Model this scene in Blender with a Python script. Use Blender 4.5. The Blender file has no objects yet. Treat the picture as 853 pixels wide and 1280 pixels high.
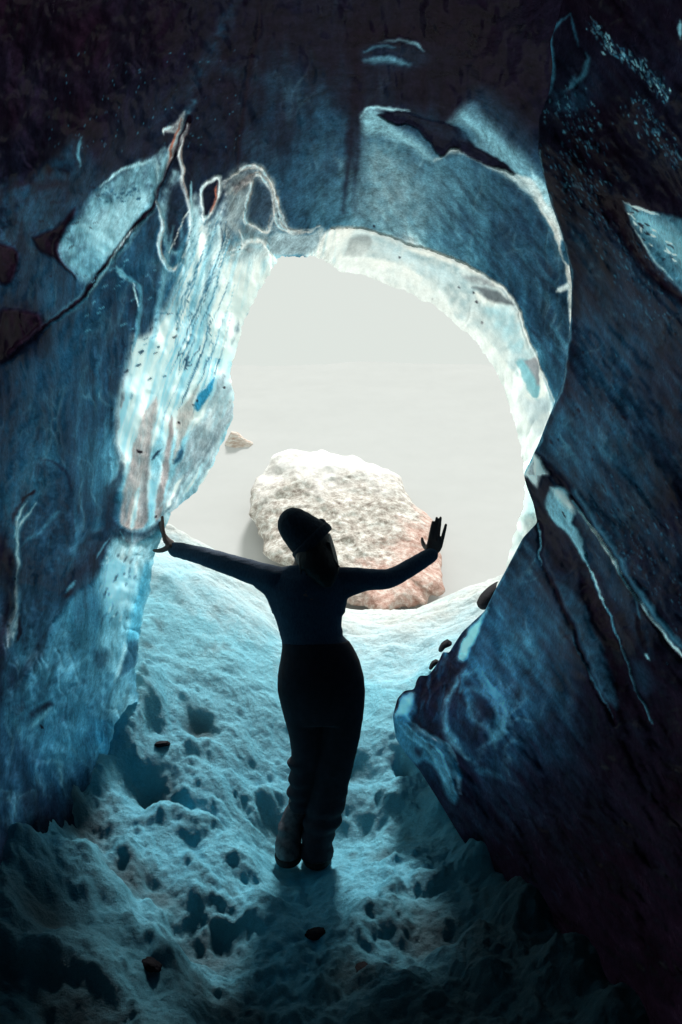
import bpy, bmesh, math, random
import numpy as np
from mathutils import Vector
random.seed(4)
C = bpy.context.scene.collection
F, CX, CY, CZ = 1005.0, 426.5, 640.0, 1.6      # focal length in photo pixels, image centre, camera height

SUN_E = 4.8; EL, AZ = math.radians(52), math.radians(8)        # sun high ahead, behind thin cloud
SUN_D = np.array([math.sin(AZ)*math.cos(EL), math.cos(AZ)*math.cos(EL), math.sin(EL)])
# ------------------------------------------------------------------ helpers
def W(px, py, Y):                               # photo direction + distance along +Y -> world point
    return ((px - CX) / F * Y, Y, CZ - (py - CY) / F * Y)

_rs = np.random.RandomState(7)
_perm = np.concatenate([_rs.permutation(256)] * 3)
_g = _rs.randn(256, 3); _g /= np.linalg.norm(_g, axis=1)[:, None]
def perlin(x, y, z=None, seed=0):
    x = np.asarray(x, float) + seed * 17.3; y = np.asarray(y, float) + seed * 9.1
    z = np.zeros_like(x) + seed * 3.7 if z is None else np.asarray(z, float) + seed * 3.7
    xi, yi, zi = np.floor(x).astype(int), np.floor(y).astype(int), np.floor(z).astype(int)
    xf, yf, zf = x - xi, y - yi, z - zi
    xi &= 255; yi &= 255; zi &= 255
    u, v, w = [t * t * t * (t * (t * 6 - 15) + 10) for t in (xf, yf, zf)]
    def gr(a, b, c):
        h = _perm[_perm[_perm[(xi + a) & 255] + ((yi + b) & 255)] + ((zi + c) & 255)]
        g = _g[h]
        return g[..., 0] * (xf - a) + g[..., 1] * (yf - b) + g[..., 2] * (zf - c)
    def L(a, b, t): return a + (b - a) * t
    return L(L(L(gr(0,0,0), gr(1,0,0), u), L(gr(0,1,0), gr(1,1,0), u), v),
             L(L(gr(0,0,1), gr(1,0,1), u), L(gr(0,1,1), gr(1,1,1), u), v), w) * 1.5
def fbm(x, y, z=None, o=4, seed=0, ridged=False):
    r = 0; a = 1; s = 0
    for k in range(o):
        n = perlin(np.asarray(x) * 2**k, np.asarray(y) * 2**k, None if z is None else np.asarray(z) * 2**k, seed + k)
        if ridged: n = 1 - 2 * np.abs(n)
        r = r + a * n; s += a; a *= .5
    return r / s

class RBF:                                      # smooth interpolation of scattered values
    def __init__(s, pts, reg=1e-3):
        p = np.array(pts, float); s.v0 = p[:, -1].mean(); s.c = p[:, :-1]; s.sc = np.abs(s.c).max() or 1
        s.c = s.c / s.sc
        K = s.k(s.c, s.c); K += np.eye(len(K)) * reg
        n = len(K); A = np.zeros((n + 3, n + 3)); A[:n, :n] = K
        A[:n, n] = A[n, :n] = 1; A[:n, n+1:] = s.c; A[n+1:, :n] = s.c.T
        b = np.zeros(n + 3); b[:n] = p[:, -1]; s.w = np.linalg.lstsq(A, b, rcond=None)[0]; s.n = n
    def k(s, a, b):
        return np.sqrt(((a[:, None, :] - b[None]) ** 2).sum(-1))
    def __call__(s, x, y):
        sh = np.shape(x); q = np.stack([np.ravel(x), np.ravel(y)], 1) / s.sc; out = np.empty(len(q))
        for i in range(0, len(q), 50000):
            c = q[i:i+50000]
            out[i:i+50000] = s.k(c, s.c) @ s.w[:s.n] + s.w[s.n] + c @ s.w[s.n+1:]
        return out.reshape(sh)

def idw(pts, x, y, p=3.0, eps=12.0):            # inverse distance blend of sampled tones
    P = np.array(pts, float); sh = x.shape; x = x.ravel(); y = y.ravel(); out = np.empty(len(x))
    for i in range(0, len(x), 40000):
        d = np.sqrt((x[i:i+40000, None] - P[:, 0])**2 + (y[i:i+40000, None] - P[:, 1])**2) + eps
        w = d ** -p; out[i:i+40000] = (w * P[:, 2]).sum(1) / w.sum(1)
    return out.reshape(sh)

def catmull(pts, n):                            # resample a polyline smoothly
    p = np.array(pts, float); t = np.concatenate([[0], np.cumsum(np.linalg.norm(np.diff(p, axis=0), axis=1))])
    out = []
    q = np.vstack([2*p[0]-p[1], p, 2*p[-1]-p[-2]])
    for tt in np.linspace(0, t[-1], n):
        i = min(max(np.searchsorted(t, tt) - 1, 0), len(p) - 2); u = (tt - t[i]) / max(t[i+1] - t[i], 1e-9)
        a, b, c, d = q[i:i+4]
        out.append(.5*((2*b)+(-a+c)*u+(2*a-5*b+4*c-d)*u*u+(-a+3*b-3*c+d)*u**3))
    return np.array(out)

def s2l(c): c = np.asarray(c, float) / 255; return np.where(c <= .04045, c / 12.92, ((c + .055) / 1.055) ** 2.4)
RB = np.array([0, .12, .25, .38, .5, .62, .75, .88, 1.0])
RC = np.array([(16,8,17),(17,17,30),(20,38,55),(30,64,86),(48,98,120),(84,142,162),(134,190,203),(196,219,221),(227,231,224)], float)
def ramp(b): return np.stack([np.interp(b, RB, RC[:, k]) for k in range(3)], -1)

def Z(ox, oy, s, pts): return [(ox + x / s, oy + y / s) for x, y in pts]
cA = lambda *p: Z(180, 120, 3.554, p)
cB = lambda *p: Z(380, 260, 2.509, p)
cC = lambda *p: Z(100, 440, 3.877, p)
cD = lambda *p: Z(600, 540, 3.3715, p)
cE = lambda *p: Z(260, 530, 2.666, p)
cG = lambda *p: Z(480, 720, 4.572, p)
cH = lambda *p: Z(0, 560, 2.909, p)
TL = lambda *p: Z(0, 0, 1.984, p)
TR = lambda *p: Z(420, 0, 1.97, p)
LL = lambda *p: Z(0, 420, 1.984, p)
MR = lambda *p: Z(420, 420, 1.97, p)
BR = lambda *p: Z(420, 840, 1.97, p)
PC = lambda *p: Z(180, 600, 2.1325, p)
HD = lambda *p: Z(330, 620, 7.108, p)

class Ice:                                      # ice sheet: ice colour with light and shade painted in, and relief, per vertex
    def __init__(s, px, py, seed=0, warp=2.2):
        s.px, s.py = px, py
        s.wx = px + warp * fbm(px/28, py/28, o=3, seed=seed+1) * 2 + 1.6*fbm(px/7, py/10, o=3, seed=seed+2); s.wy = py + warp * fbm(px/28, py/28, o=3, seed=seed+5) * 2 + 1.6*fbm(px/7, py/10, o=3, seed=seed+6)
        s.col = None; s.h = np.zeros_like(px)
    def _c(s, v): return ramp(np.array(v)) if np.isscalar(v) else np.array(v, float)
    def _box(s, pts, m):
        p = np.array(pts)
        return np.nonzero((s.px > p[:,0].min()-m) & (s.px < p[:,0].max()+m) & (s.py > p[:,1].min()-m) & (s.py < p[:,1].max()+m))
    def _put(s, ix, a, v, h):
        if v is not None: s.col[ix] += (s._c(v) - s.col[ix]) * a[:, None]
        if h: s.h[ix] += h * a
    def _seg(s, x, y, pts, closed=False):
        p = np.array(pts, float); q = np.roll(p, -1, 0) if closed else p[1:]; p = p if closed else p[:-1]
        best = np.full(len(x), 1e9); tb = np.zeros(len(x))
        for k, (a, b) in enumerate(zip(p, q)):
            d = b - a; L2 = max(d @ d, 1e-9); t = np.clip(((x-a[0])*d[0] + (y-a[1])*d[1]) / L2, 0, 1)
            r = np.hypot(x - a[0] - t*d[0], y - a[1] - t*d[1]); m = r < best
            best[m] = r[m]; tb[m] = (k + t[m]) / len(p)
        return best, tb
    def stroke(s, pts, w, v, soft=1.5, a=1.0, h=0, taper=True, tex=0, seed=0):
        if len(pts) > 2: pts = catmull(pts, max(8, 4*len(pts)))
        ix = s._box(pts, w + soft*2 + 4)
        if not len(ix[0]): return
        x, y = s.wx[ix], s.wy[ix]; d, t = s._seg(x, y, pts)
        ww = w * (np.clip(np.minimum(t, 1-t) * 5, .25, 1) if taper else 1) * (1 + .5*fbm(x/14, y/14, o=2, seed=seed+20))
        al = np.clip((ww + soft - d) / (soft * 2), 0, 1) * a
        if tex: al *= np.clip(.6 + tex * fbm(x/9, y/9, o=3, seed=seed+3), 0, 1)
        s._put(ix, al, v, h)
    def poly(s, pts, v, soft=2, a=1.0, h=0, streak=None, tex=0, seed=0, smooth=True):
        if smooth and len(pts) > 3: pts = catmull(list(pts) + [pts[0]], 5*len(pts))[:-1]
        ix = s._box(pts, soft*2 + 4)
        if not len(ix[0]): return
        x, y = s.wx[ix], s.wy[ix]; d, _ = s._seg(x, y, pts, True)
        p = np.array(pts); ins = np.zeros(len(x), bool); q = np.roll(p, -1, 0)
        for (x0, y0), (x1, y1) in zip(p, q):
            if y0 == y1: continue
            c = ((y0 > y) != (y1 > y)) & (x < (x1-x0)*(y-y0)/(y1-y0) + x0); ins ^= c
        sd = np.where(ins, -d, d); al = np.clip((soft - sd) / (2*soft), 0, 1) * a; al = al*al*(3-2*al) if a == 1 else al
        if streak is not None:
            ang, la, lb, amt = streak; cs, sn = math.cos(ang), math.sin(ang); u = x*cs + y*sn; w = -x*sn + y*cs
            al = al * np.clip(1 - amt/2 + amt * 1.6 * fbm(u/la, w/lb, o=3, seed=seed+31), 0, 1)
        if tex: al = al * np.clip(.75 + tex * fbm(x/11, y/11, o=4, seed=seed+13), 0, 1)
        s._put(ix, al, v, h)
    def specks(s, box, n, v, ang, ln, w, seed=0, h=0, a=1):
        r = random.Random(seed)
        x0, y0, x1, y1 = box
        for _ in range(n):
            x, y = r.uniform(x0, x1), r.uniform(y0, y1); l = ln * r.uniform(.3, 1.3); an = ang + r.uniform(-.25, .25)
            s.stroke([(x, y), (x + l*math.cos(an), y + l*math.sin(an))], w*r.uniform(.5, 1.2), v, .7, a, h=h, taper=False)

def grid_faces(nr, nc, off=0):
    i = np.arange(nr-1)[:, None]*nc + np.arange(nc-1)[None]; i = i.ravel() + off
    return np.stack([i, i+1, i+nc+1, i+nc], 1)
def vnormals(co, fc):
    n = np.cross(co[fc[:,2]] - co[fc[:,0]], co[fc[:,3]] - co[fc[:,1]]); v = np.zeros_like(co)
    for k in range(4): np.add.at(v, fc[:, k], n)
    return v / (np.linalg.norm(v, axis=1)[:, None] + 1e-12)
def link(name, me, mat=None, parent=None, **props):
    o = bpy.data.objects.new(name, me); C.objects.link(o)
    if mat: me.materials.append(mat)
    if parent: o.parent = parent
    for k, v in props.items(): o[k] = v
    return o
def np_mesh(name, co, fc, mat, col=None, nrm=None, parent=None, **props):
    used, inv = np.unique(fc.ravel(), return_inverse=True)
    co = co[used]; f = inv.reshape(fc.shape).astype(np.int32); k = f.shape[1]
    me = bpy.data.meshes.new(name); me.vertices.add(len(co)); me.vertices.foreach_set('co', co.astype(np.float32).ravel())
    me.loops.add(f.size); me.loops.foreach_set('vertex_index', f.ravel())
    me.polygons.add(len(f)); me.polygons.foreach_set('loop_start', np.arange(0, f.size, k, dtype=np.int32))
    me.update(calc_edges=True); me.validate()
    me.polygons.foreach_set('use_smooth', np.ones(len(me.polygons), bool))
    if col is not None:
        at = me.attributes.new('painted_tone', 'FLOAT_COLOR', 'POINT'); c = np.ones((len(co), 4), np.float32); c[:, :3] = s2l(col[used])
        at.data.foreach_set('color', c.ravel())
    if nrm is not None: me.normals_split_custom_set_from_vertices(nrm[used].tolist())
    return link(name, me, mat, parent, **props)

# ------------------------------------------------------------------ materials
def nt(name):
    m = bpy.data.materials.new(name); m.use_nodes = True; t = m.node_tree; t.nodes.clear()
    return m, t, (lambda k, **kw: _n(t, k, kw)), t.links.new
def _n(t, k, kw):
    n = t.nodes.new(k)
    for a, v in kw.items():
        if a.startswith('i_'):
            key = a[2:].replace('_', ' '); key = int(key) if key.isdigit() else key; n.inputs[key].default_value = v
        else: setattr(n, a, v)
    return n
def ice_material(name, glow=1.32, streak=(1,1,1), rot=(0,0,0), rough=.16, bump=.5, refl=.28, spec=.05, mott=1.):
    m, t, N, Lk = nt(name)
    tc = N('ShaderNodeTexCoord'); mp = N('ShaderNodeMapping'); mp.inputs['Scale'].default_value = streak; mp.inputs['Rotation'].default_value = rot
    Lk(tc.outputs['Object'], mp.inputs['Vector'])
    at = N('ShaderNodeAttribute', attribute_name='painted_tone')
    n1 = N('ShaderNodeTexNoise', i_Scale=14., i_Detail=8., i_Roughness=.68); Lk(mp.outputs[0], n1.inputs['Vector'])
    n2 = N('ShaderNodeTexNoise', i_Scale=70., i_Detail=7., i_Roughness=.8); Lk(tc.outputs['Object'], n2.inputs['Vector'])
    r1 = N('ShaderNodeMapRange', i_1=.3, i_2=.7, i_3=.45, i_4=1.5); Lk(n1.outputs[0], r1.inputs[0])
    r2 = N('ShaderNodeMapRange', i_1=.3, i_2=.7, i_3=.5, i_4=1.5); Lk(n2.outputs[0], r2.inputs[0])
    mu = N('ShaderNodeMath', operation='MULTIPLY'); Lk(r1.outputs[0], mu.inputs[0]); Lk(r2.outputs[0], mu.inputs[1])
    # mottling fades where the ice is almost clear and pale
    bw = N('ShaderNodeRGBToBW'); Lk(at.outputs['Color'], bw.inputs[0])
    fd = N('ShaderNodeMapRange', i_1=.15, i_2=.6, i_3=mott, i_4=.07); Lk(bw.outputs[0], fd.inputs[0])
    mx = N('ShaderNodeMix', data_type='FLOAT'); Lk(fd.outputs[0], mx.inputs[0]); mx.inputs[2].default_value = 1; Lk(mu.outputs[0], mx.inputs[3])
    vm = N('ShaderNodeVectorMath', operation='SCALE'); Lk(at.outputs['Color'], vm.inputs[0]); Lk(mx.outputs[0], vm.inputs['Scale'])
    g = N('ShaderNodeVectorMath', operation='SCALE'); g.inputs['Scale'].default_value = glow; Lk(vm.outputs[0], g.inputs[0])
    tr = N('ShaderNodeBsdfTranslucent'); Lk(g.outputs[0], tr.inputs['Color'])
    b = N('ShaderNodeVectorMath', operation='SCALE'); b.inputs['Scale'].default_value = refl; Lk(vm.outputs[0], b.inputs[0])
    df = N('ShaderNodeBsdfDiffuse'); Lk(b.outputs[0], df.inputs['Color'])
    rr = N('ShaderNodeMapRange', i_1=.3, i_2=.7, i_3=rough*.45, i_4=rough*1.3); Lk(n1.outputs[0], rr.inputs[0])
    bp = N('ShaderNodeBump', i_Strength=bump, i_Distance=.012); Lk(n1.outputs[0], bp.inputs['Height'])
    bq = N('ShaderNodeBump', i_Strength=bump*.7, i_Distance=.004); Lk(n2.outputs[0], bq.inputs['Height']); Lk(bp.outputs[0], bq.inputs['Normal'])
    lw = N('ShaderNodeLayerWeight', i_Blend=.5)
    pw_ = N('ShaderNodeMath', operation='POWER', i_1=4.); Lk(lw.outputs['Facing'], pw_.inputs[0])
    gm0 = N('ShaderNodeMapRange', i_1=0., i_2=1., i_3=.003, i_4=spec); Lk(pw_.outputs[0], gm0.inputs[0])
    n3 = N('ShaderNodeTexNoise', i_Scale=3.2, i_Detail=5., i_Roughness=.6, i_Distortion=1.5); Lk(mp.outputs[0], n3.inputs['Vector'])
    wet = N('ShaderNodeMapRange', i_1=.52, i_2=.62, i_3=0., i_4=.0005); Lk(n3.outputs[0], wet.inputs[0]); gm = N('ShaderNodeMath', operation='ADD'); Lk(gm0.outputs[0], gm.inputs[0]); Lk(wet.outputs[0], gm.inputs[1])
    gl = N('ShaderNodeBsdfGlossy'); Lk(gm.outputs[0], gl.inputs['Color']); Lk(rr.outputs[0], gl.inputs['Roughness']); Lk(bq.outputs[0], df.inputs['Normal'])
    pr = N('ShaderNodeAddShader'); Lk(df.outputs[0], pr.inputs[0]); Lk(gl.outputs[0], pr.inputs[1])
    ad = N('ShaderNodeAddShader'); Lk(tr.outputs[0], ad.inputs[0]); Lk(pr.outputs[0], ad.inputs[1])
    o = N('ShaderNodeOutputMaterial'); Lk(ad.outputs[0], o.inputs[0])
    return m
def simple_mat(name, c0, c1, scale=8, rough=.8, bump=.3, dist=.01, stretch=(1,1,1), spec=.3, detail=8):
    m, t, N, Lk = nt(name)
    tc = N('ShaderNodeTexCoord'); mp = N('ShaderNodeMapping'); mp.inputs['Scale'].default_value = stretch; Lk(tc.outputs['Object'], mp.inputs[0])
    n = N('ShaderNodeTexNoise', i_Scale=float(scale), i_Detail=float(detail), i_Roughness=.65); Lk(mp.outputs[0], n.inputs['Vector'])
    mx = N('ShaderNodeMix', data_type='RGBA'); mr = N('ShaderNodeMapRange', i_1=.35, i_2=.65); Lk(n.outputs[0], mr.inputs[0]); Lk(mr.outputs[0], mx.inputs[0])
    mx.inputs[6].default_value = (*c0, 1); mx.inputs[7].default_value = (*c1, 1)
    pr = N('ShaderNodeBsdfPrincipled', i_Roughness=rough); pr.inputs['Specular IOR Level'].default_value = spec
    Lk(mx.outputs[2], pr.inputs['Base Color'])
    bp = N('ShaderNodeBump', i_Strength=bump, i_Distance=dist); Lk(n.outputs[0], bp.inputs['Height']); Lk(bp.outputs[0], pr.inputs['Normal'])
    o = N('ShaderNodeOutputMaterial'); Lk(pr.outputs[0], o.inputs[0]); return m

M_ice = ice_material('glacier_ice', glow=1.32, streak=(1,1,.35), rough=.2, bump=.35, refl=.5)
M_rim = ice_material('clear_rim_ice', glow=1.42, streak=(1,1,.35), rough=.15, bump=.25, refl=.4, mott=.35)
M_iceR = ice_material('glacier_ice_streaked', glow=1.9, streak=(1,.5,.45), rot=(0,math.radians(-38),0), rough=.26, bump=.3, refl=.5)

def snow_material():
    m, t, N, Lk = nt('snow')
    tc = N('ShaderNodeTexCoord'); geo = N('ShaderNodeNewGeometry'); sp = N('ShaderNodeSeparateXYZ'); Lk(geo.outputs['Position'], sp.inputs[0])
    # blue cave light painted into the snow inside, turning white outside
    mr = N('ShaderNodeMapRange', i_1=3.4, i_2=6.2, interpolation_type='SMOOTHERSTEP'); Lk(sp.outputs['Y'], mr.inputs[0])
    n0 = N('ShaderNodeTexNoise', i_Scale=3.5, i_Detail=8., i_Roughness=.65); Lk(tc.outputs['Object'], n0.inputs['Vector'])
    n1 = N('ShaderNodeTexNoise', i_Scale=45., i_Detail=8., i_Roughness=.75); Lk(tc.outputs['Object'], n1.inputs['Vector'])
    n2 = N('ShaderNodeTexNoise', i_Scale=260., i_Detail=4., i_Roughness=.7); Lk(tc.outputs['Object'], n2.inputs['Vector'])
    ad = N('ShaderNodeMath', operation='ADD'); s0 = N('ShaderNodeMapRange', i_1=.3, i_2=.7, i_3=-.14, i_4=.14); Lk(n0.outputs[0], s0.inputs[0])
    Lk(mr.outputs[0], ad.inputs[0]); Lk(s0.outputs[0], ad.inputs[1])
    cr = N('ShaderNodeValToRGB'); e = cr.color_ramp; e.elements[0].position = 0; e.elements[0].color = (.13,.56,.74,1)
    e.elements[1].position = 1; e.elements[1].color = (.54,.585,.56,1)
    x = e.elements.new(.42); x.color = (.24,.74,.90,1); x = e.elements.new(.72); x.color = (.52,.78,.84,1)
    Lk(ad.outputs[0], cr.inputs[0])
    r2 = N('ShaderNodeMapRange', i_1=.3, i_2=.7, i_3=.8, i_4=1.2); Lk(n2.outputs[0], r2.inputs[0])
    r1 = N('ShaderNodeMapRange', i_1=.3, i_2=.7, i_3=.85, i_4=1.15); Lk(n1.outputs[0], r1.inputs[0])
    mu0 = N('ShaderNodeMath', operation='MULTIPLY'); Lk(r1.outputs[0], mu0.inputs[0]); Lk(r2.outputs[0], mu0.inputs[1])
    far = N('ShaderNodeMapRange', i_1=5.5, i_2=8., i_3=0., i_4=1.); Lk(sp.outputs['Y'], far.inputs[0])
    mu = N('ShaderNodeMix', data_type='FLOAT'); Lk(far.outputs[0], mu.inputs[0]); Lk(mu0.outputs[0], mu.inputs[2]); mu.inputs[3].default_value = 1
    wa = N('ShaderNodeAttribute', attribute_name='painted_tone'); wm = N('ShaderNodeMath', operation='MULTIPLY'); Lk(wa.outputs['Fac'], wm.inputs[0]); Lk(mu.outputs[0], wm.inputs[1])  # painted floor shade multiplies the snow colour
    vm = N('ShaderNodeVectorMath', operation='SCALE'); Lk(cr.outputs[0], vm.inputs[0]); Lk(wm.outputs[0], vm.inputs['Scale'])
    pr = N('ShaderNodeBsdfPrincipled', i_Roughness=.6); pr.inputs['Specular IOR Level'].default_value = .35; fa = N('ShaderNodeMapRange', i_1=6.6, i_2=11.); Lk(sp.outputs['Y'], fa.inputs[0]); fm = N('ShaderNodeMix', data_type='RGBA'); Lk(fa.outputs[0], fm.inputs[0]); Lk(vm.outputs[0], fm.inputs[6]); fb = N('ShaderNodeMapRange', i_1=22., i_2=28.); Lk(sp.outputs['Y'], fb.inputs[0]); fc_ = N('ShaderNodeMix', data_type='RGBA'); Lk(fb.outputs[0], fc_.inputs[0]); fc_.inputs[6].default_value = (.335,.375,.355,1); fc_.inputs[7].default_value = (.485,.525,.498,1); hz = N('ShaderNodeMapRange', i_1=0., i_2=9.5, i_3=.80, i_4=.45); Lk(sp.outputs['Z'], hz.inputs[0]); hs_ = N('ShaderNodeVectorMath', operation='SCALE'); Lk(fc_.outputs[2], hs_.inputs[0]); Lk(hz.outputs[0], hs_.inputs['Scale']); Lk(hs_.outputs[0], fm.inputs[7])  # far snow colour toned down with distance and height to offset strong sun
    Lk(fm.outputs[2], pr.inputs['Base Color'])
    b1 = N('ShaderNodeBump', i_Strength=1., i_Distance=.03); Lk(n1.outputs[0], b1.inputs['Height']); bs = N('ShaderNodeMapRange', i_1=4.2, i_2=7., i_3=.9, i_4=0.); Lk(sp.outputs['Y'], bs.inputs[0]); Lk(bs.outputs[0], b1.inputs['Strength'])
    b2 = N('ShaderNodeBump', i_Strength=.6, i_Distance=.004); Lk(n2.outputs[0], b2.inputs['Height']); Lk(bs.outputs[0], b2.inputs['Strength']); Lk(b1.outputs[0], b2.inputs['Normal'])
    Lk(b2.outputs[0], pr.inputs['Normal'])
    o = N('ShaderNodeOutputMaterial'); Lk(pr.outputs[0], o.inputs[0]); return m
M_snow = snow_material()

# ------------------------------------------------------------------ the snow floor
FL = RBF([(0,2.0,-.22),(0,2.65,-.10),(0,3.2,-.03),(-.2,3.77,0),(0,4.2,.24),(.1,4.6,.47),(0,5.2,.74),(.2,5.8,.84),(0,7,.50),
          (-1.23,2.6,.36),(-.97,2.2,.10),(-1.35,3.1,.45),(-1.2,3.7,.44),(-1.14,3.9,.5),(-1.05,4.3,.72),(-.8,3.6,.26),(-.72,4.1,.55),(-1.12,4.9,1.22),(-.65,5.2,1.08),(-.45,4.7,.75),
          (-1.2,5.6,1.5),(-.6,6,1.12),(-.6,7,.8),(-.5,3.1,.04),(-.5,2.6,-.02),(.3,4.0,.10),(.32,4.4,.40),(.55,3.2,.03),(.73,2.7,.02),(.95,2.35,.05),(.62,3.6,.17),(.68,5.4,.88),(1.0,5.2,1.0),(1.2,6,1.15),(1.0,7,.72),
          (2,4,.4),(2,2,0),(-2,2,.3),(-2,4,.8),(0,0,-.2),(2,0,-.1),(-2,0,0),(-2,-4,0),(2,-4,0),(0,10,.0),(-6,10,.3),(6,10,.3),(-9,16,-.6),(9,16,-.6),(0,18,-1.2),(0,30,-1.7),(-30,30,-1.7),(30,30,-1.7)])
def floor_base(x, y):
    z = FL(np.clip(x, -12, 12), np.clip(y, -5, 26)); k = np.clip((np.hypot(x, y) - 20) / 15, 0, 1)
    z = z * (1 - k) + (-1.7) * k
    return z
def floor_hit(px, py):
    Y = np.linspace(1.8, 9, 700); x = (px - CX) / F * Y; z = CZ - (py - CY) / F * Y
    g = floor_base(x, Y); i = np.argmax(z < g); return x[i], Y[i]
PITS = [  # photo spot, radius m, depth m
 (192,972,.13,.15),(252,888,.085,.10),(262,1148,.20,.18),(100,1000,.20,.16),(155,1062,.14,.10),(200,1085,.10,.08),(60,1115,.12,.08),(290,1240,.16,.08),(90,1235,.14,.08),
 (345,1020,.06,.05),(480,1060,.09,.06),(540,1150,.16,.09),(8,1180,.08,.08),(440,960,.08,.05),(505,960,.05,.08),(450,1215,.12,.08)]
LUMPS = [(75,950,.07,.16),(60,975,.13,.13),(110,955,.10,.07),(30,1050,.10,.10),(20,1010,.07,.09),(250,1095,.09,.06),(300,1065,.16,.07),(215,1190,.10,.05),(330,1130,.18,.05),(460,1150,.12,.07),(165,870,.07,.07),(180,850,.05,.06),
 (430,1215,.12,.07),(500,1235,.16,.09),(110,1200,.12,.05),(255,1030,.08,.05),(480,1000,.13,.06),(500,1080,.18,.06),(20,1110,.12,.06),(270,965,.07,.04),(600,1180,.15,.05),(178,882,.10,.13),(187,862,.08,.11),(152,928,.09,.11),(165,905,.08,.10),(605,1065,.11,.10),(660,1135,.11,.11),(715,1205,.11,.10),(560,1000,.08,.09),(775,1265,.12,.10),(330,985,.05,.035),(205,1010,.08,.05)]
def floor_z(x, y):
    z = floor_base(x, y)
    near = np.clip((8 - np.hypot(x, y - 2)) / 3, 0, 1)
    wx = x + .045 * fbm(x*3.5, y*3.5, o=2, seed=41); wy = y + .045 * fbm(x*3.5, y*3.5, o=2, seed=47)
    ins = np.clip((5.1 - y) / 1.2, .38, 1)
    d = .085 * fbm(wx*1.6, wy*1.9, o=3, seed=2) + -.064 * fbm(wx*3.4, wy*3.9, o=5, seed=9, ridged=True) * ins + .017 * fbm(wx*15, wy*17, o=5, seed=12) * ins
    cl = fbm(wx*7, wy*7, o=3, seed=23); d += .05 * np.log1p(np.exp((cl - .1)*9))/4.5 * np.clip((4.4 - y), .1, 1)
    cr = fbm(wx*13, wy*15, o=4, seed=63, ridged=True); d -= .005 * cr * np.clip((4.8 - y), 0, 1)
    z = z + d * near + (1-near) * .12 * fbm(x*.12, y*.12, o=3, seed=6)
    for (a, b, r, dp), sg in [(p, -1) for p in PITS] + [(p, 1) for p in LUMPS]:
        cx, cy = floor_hit(a, b)
        m = (np.abs(x - cx) < 3*r) & (np.abs(y - cy) < 3*r)
        if not m.any(): continue
        q = np.hypot(wx[m] - cx, (wy[m] - cy) * 1.15) / r * (1 + .45 * fbm(wx[m]*7, wy[m]*7, o=3, seed=int(a)))
        if sg < 0: z[m] += -.75*dp * np.exp(-q**2.6)
        else: z[m] += dp * np.exp(-(q**2.4))
    w = np.exp(-(((x+.04)/.24)**2 + ((y-3.79)/.22)**2)**1.5); z = z*(1-w) + (-.018 + .3*d)*w
    k = fbm(wx*22, wy*26, o=4, seed=91); z += near*ins*(.006*k - .008*fbm(wx*9, wy*10, o=4, seed=95, ridged=True))
    def ss(t, a, b): t = np.clip((t-a)/(b-a), 0, 1); return t*t*(3-2*t)
    pk = np.clip(.5 + 1.6*fbm(x*1.7, y*1.9, o=2, seed=140), 0, 1)
    z += near*ins*pk*(.010*ss(fbm(wx*9, wy*10, o=3, seed=141), .08, .26) + .005*ss(fbm(x*19, y*21, o=3, seed=144), .1, .24))
    return z
def floor_shade(x, y):  # darkness painted into the snow: pit shade, near-floor shade, random patches
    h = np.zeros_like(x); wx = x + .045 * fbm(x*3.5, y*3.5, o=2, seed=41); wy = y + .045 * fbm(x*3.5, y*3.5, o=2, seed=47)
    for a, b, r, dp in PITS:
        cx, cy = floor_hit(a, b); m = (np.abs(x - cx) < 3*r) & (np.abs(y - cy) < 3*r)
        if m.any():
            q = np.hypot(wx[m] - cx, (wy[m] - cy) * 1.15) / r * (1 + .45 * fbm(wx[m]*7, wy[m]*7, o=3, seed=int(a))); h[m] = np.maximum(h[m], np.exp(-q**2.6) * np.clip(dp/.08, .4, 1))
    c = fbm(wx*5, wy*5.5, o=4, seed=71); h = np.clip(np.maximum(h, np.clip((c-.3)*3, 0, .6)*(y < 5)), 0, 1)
    g = np.clip((3.35 - y + .35*fbm(x*2.5, y*2.5, o=4, seed=88) + .55*np.clip(x, -.3, .3) + 1.7*np.clip(x-.3, 0, .9))/.9, 0, 1) * (y < 4.6); return 1 - (1-h)*(1 - g)   # shade painted over the near and right floor
def spaced(lo, hi, n, outer):
    a = np.linspace(lo, hi, n); step = a[1] - a[0]; L = [a]; e = []; x = hi; s = step
    while x < outer: s *= 1.12; x += s; e.append(x)
    f = []; x = lo; s = step
    while x > -outer: s *= 1.12; x -= s; f.append(x)
    return np.array(f[::-1] + list(a) + e)
gx = spaced(-1.9, 1.5, 470, 900.); gy = spaced(2.1, 6.4, 560, 900.); gy = gy[gy > -20]
XX, YY = np.meshgrid(gx, gy); ZZ = floor_z(XX.ravel(), YY.ravel()).reshape(XX.shape)
co = np.stack([XX, YY, ZZ], -1).reshape(-1, 3)
hl = floor_shade(XX.ravel(), YY.ravel())
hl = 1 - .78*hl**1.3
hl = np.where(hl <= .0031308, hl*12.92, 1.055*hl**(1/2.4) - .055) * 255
np_mesh('snow_ground', co, grid_faces(len(gy), len(gx)), M_snow, np.repeat(hl[:, None], 3, 1), kind='structure', label='trodden blue snow floor climbing out of the ice cave')

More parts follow.
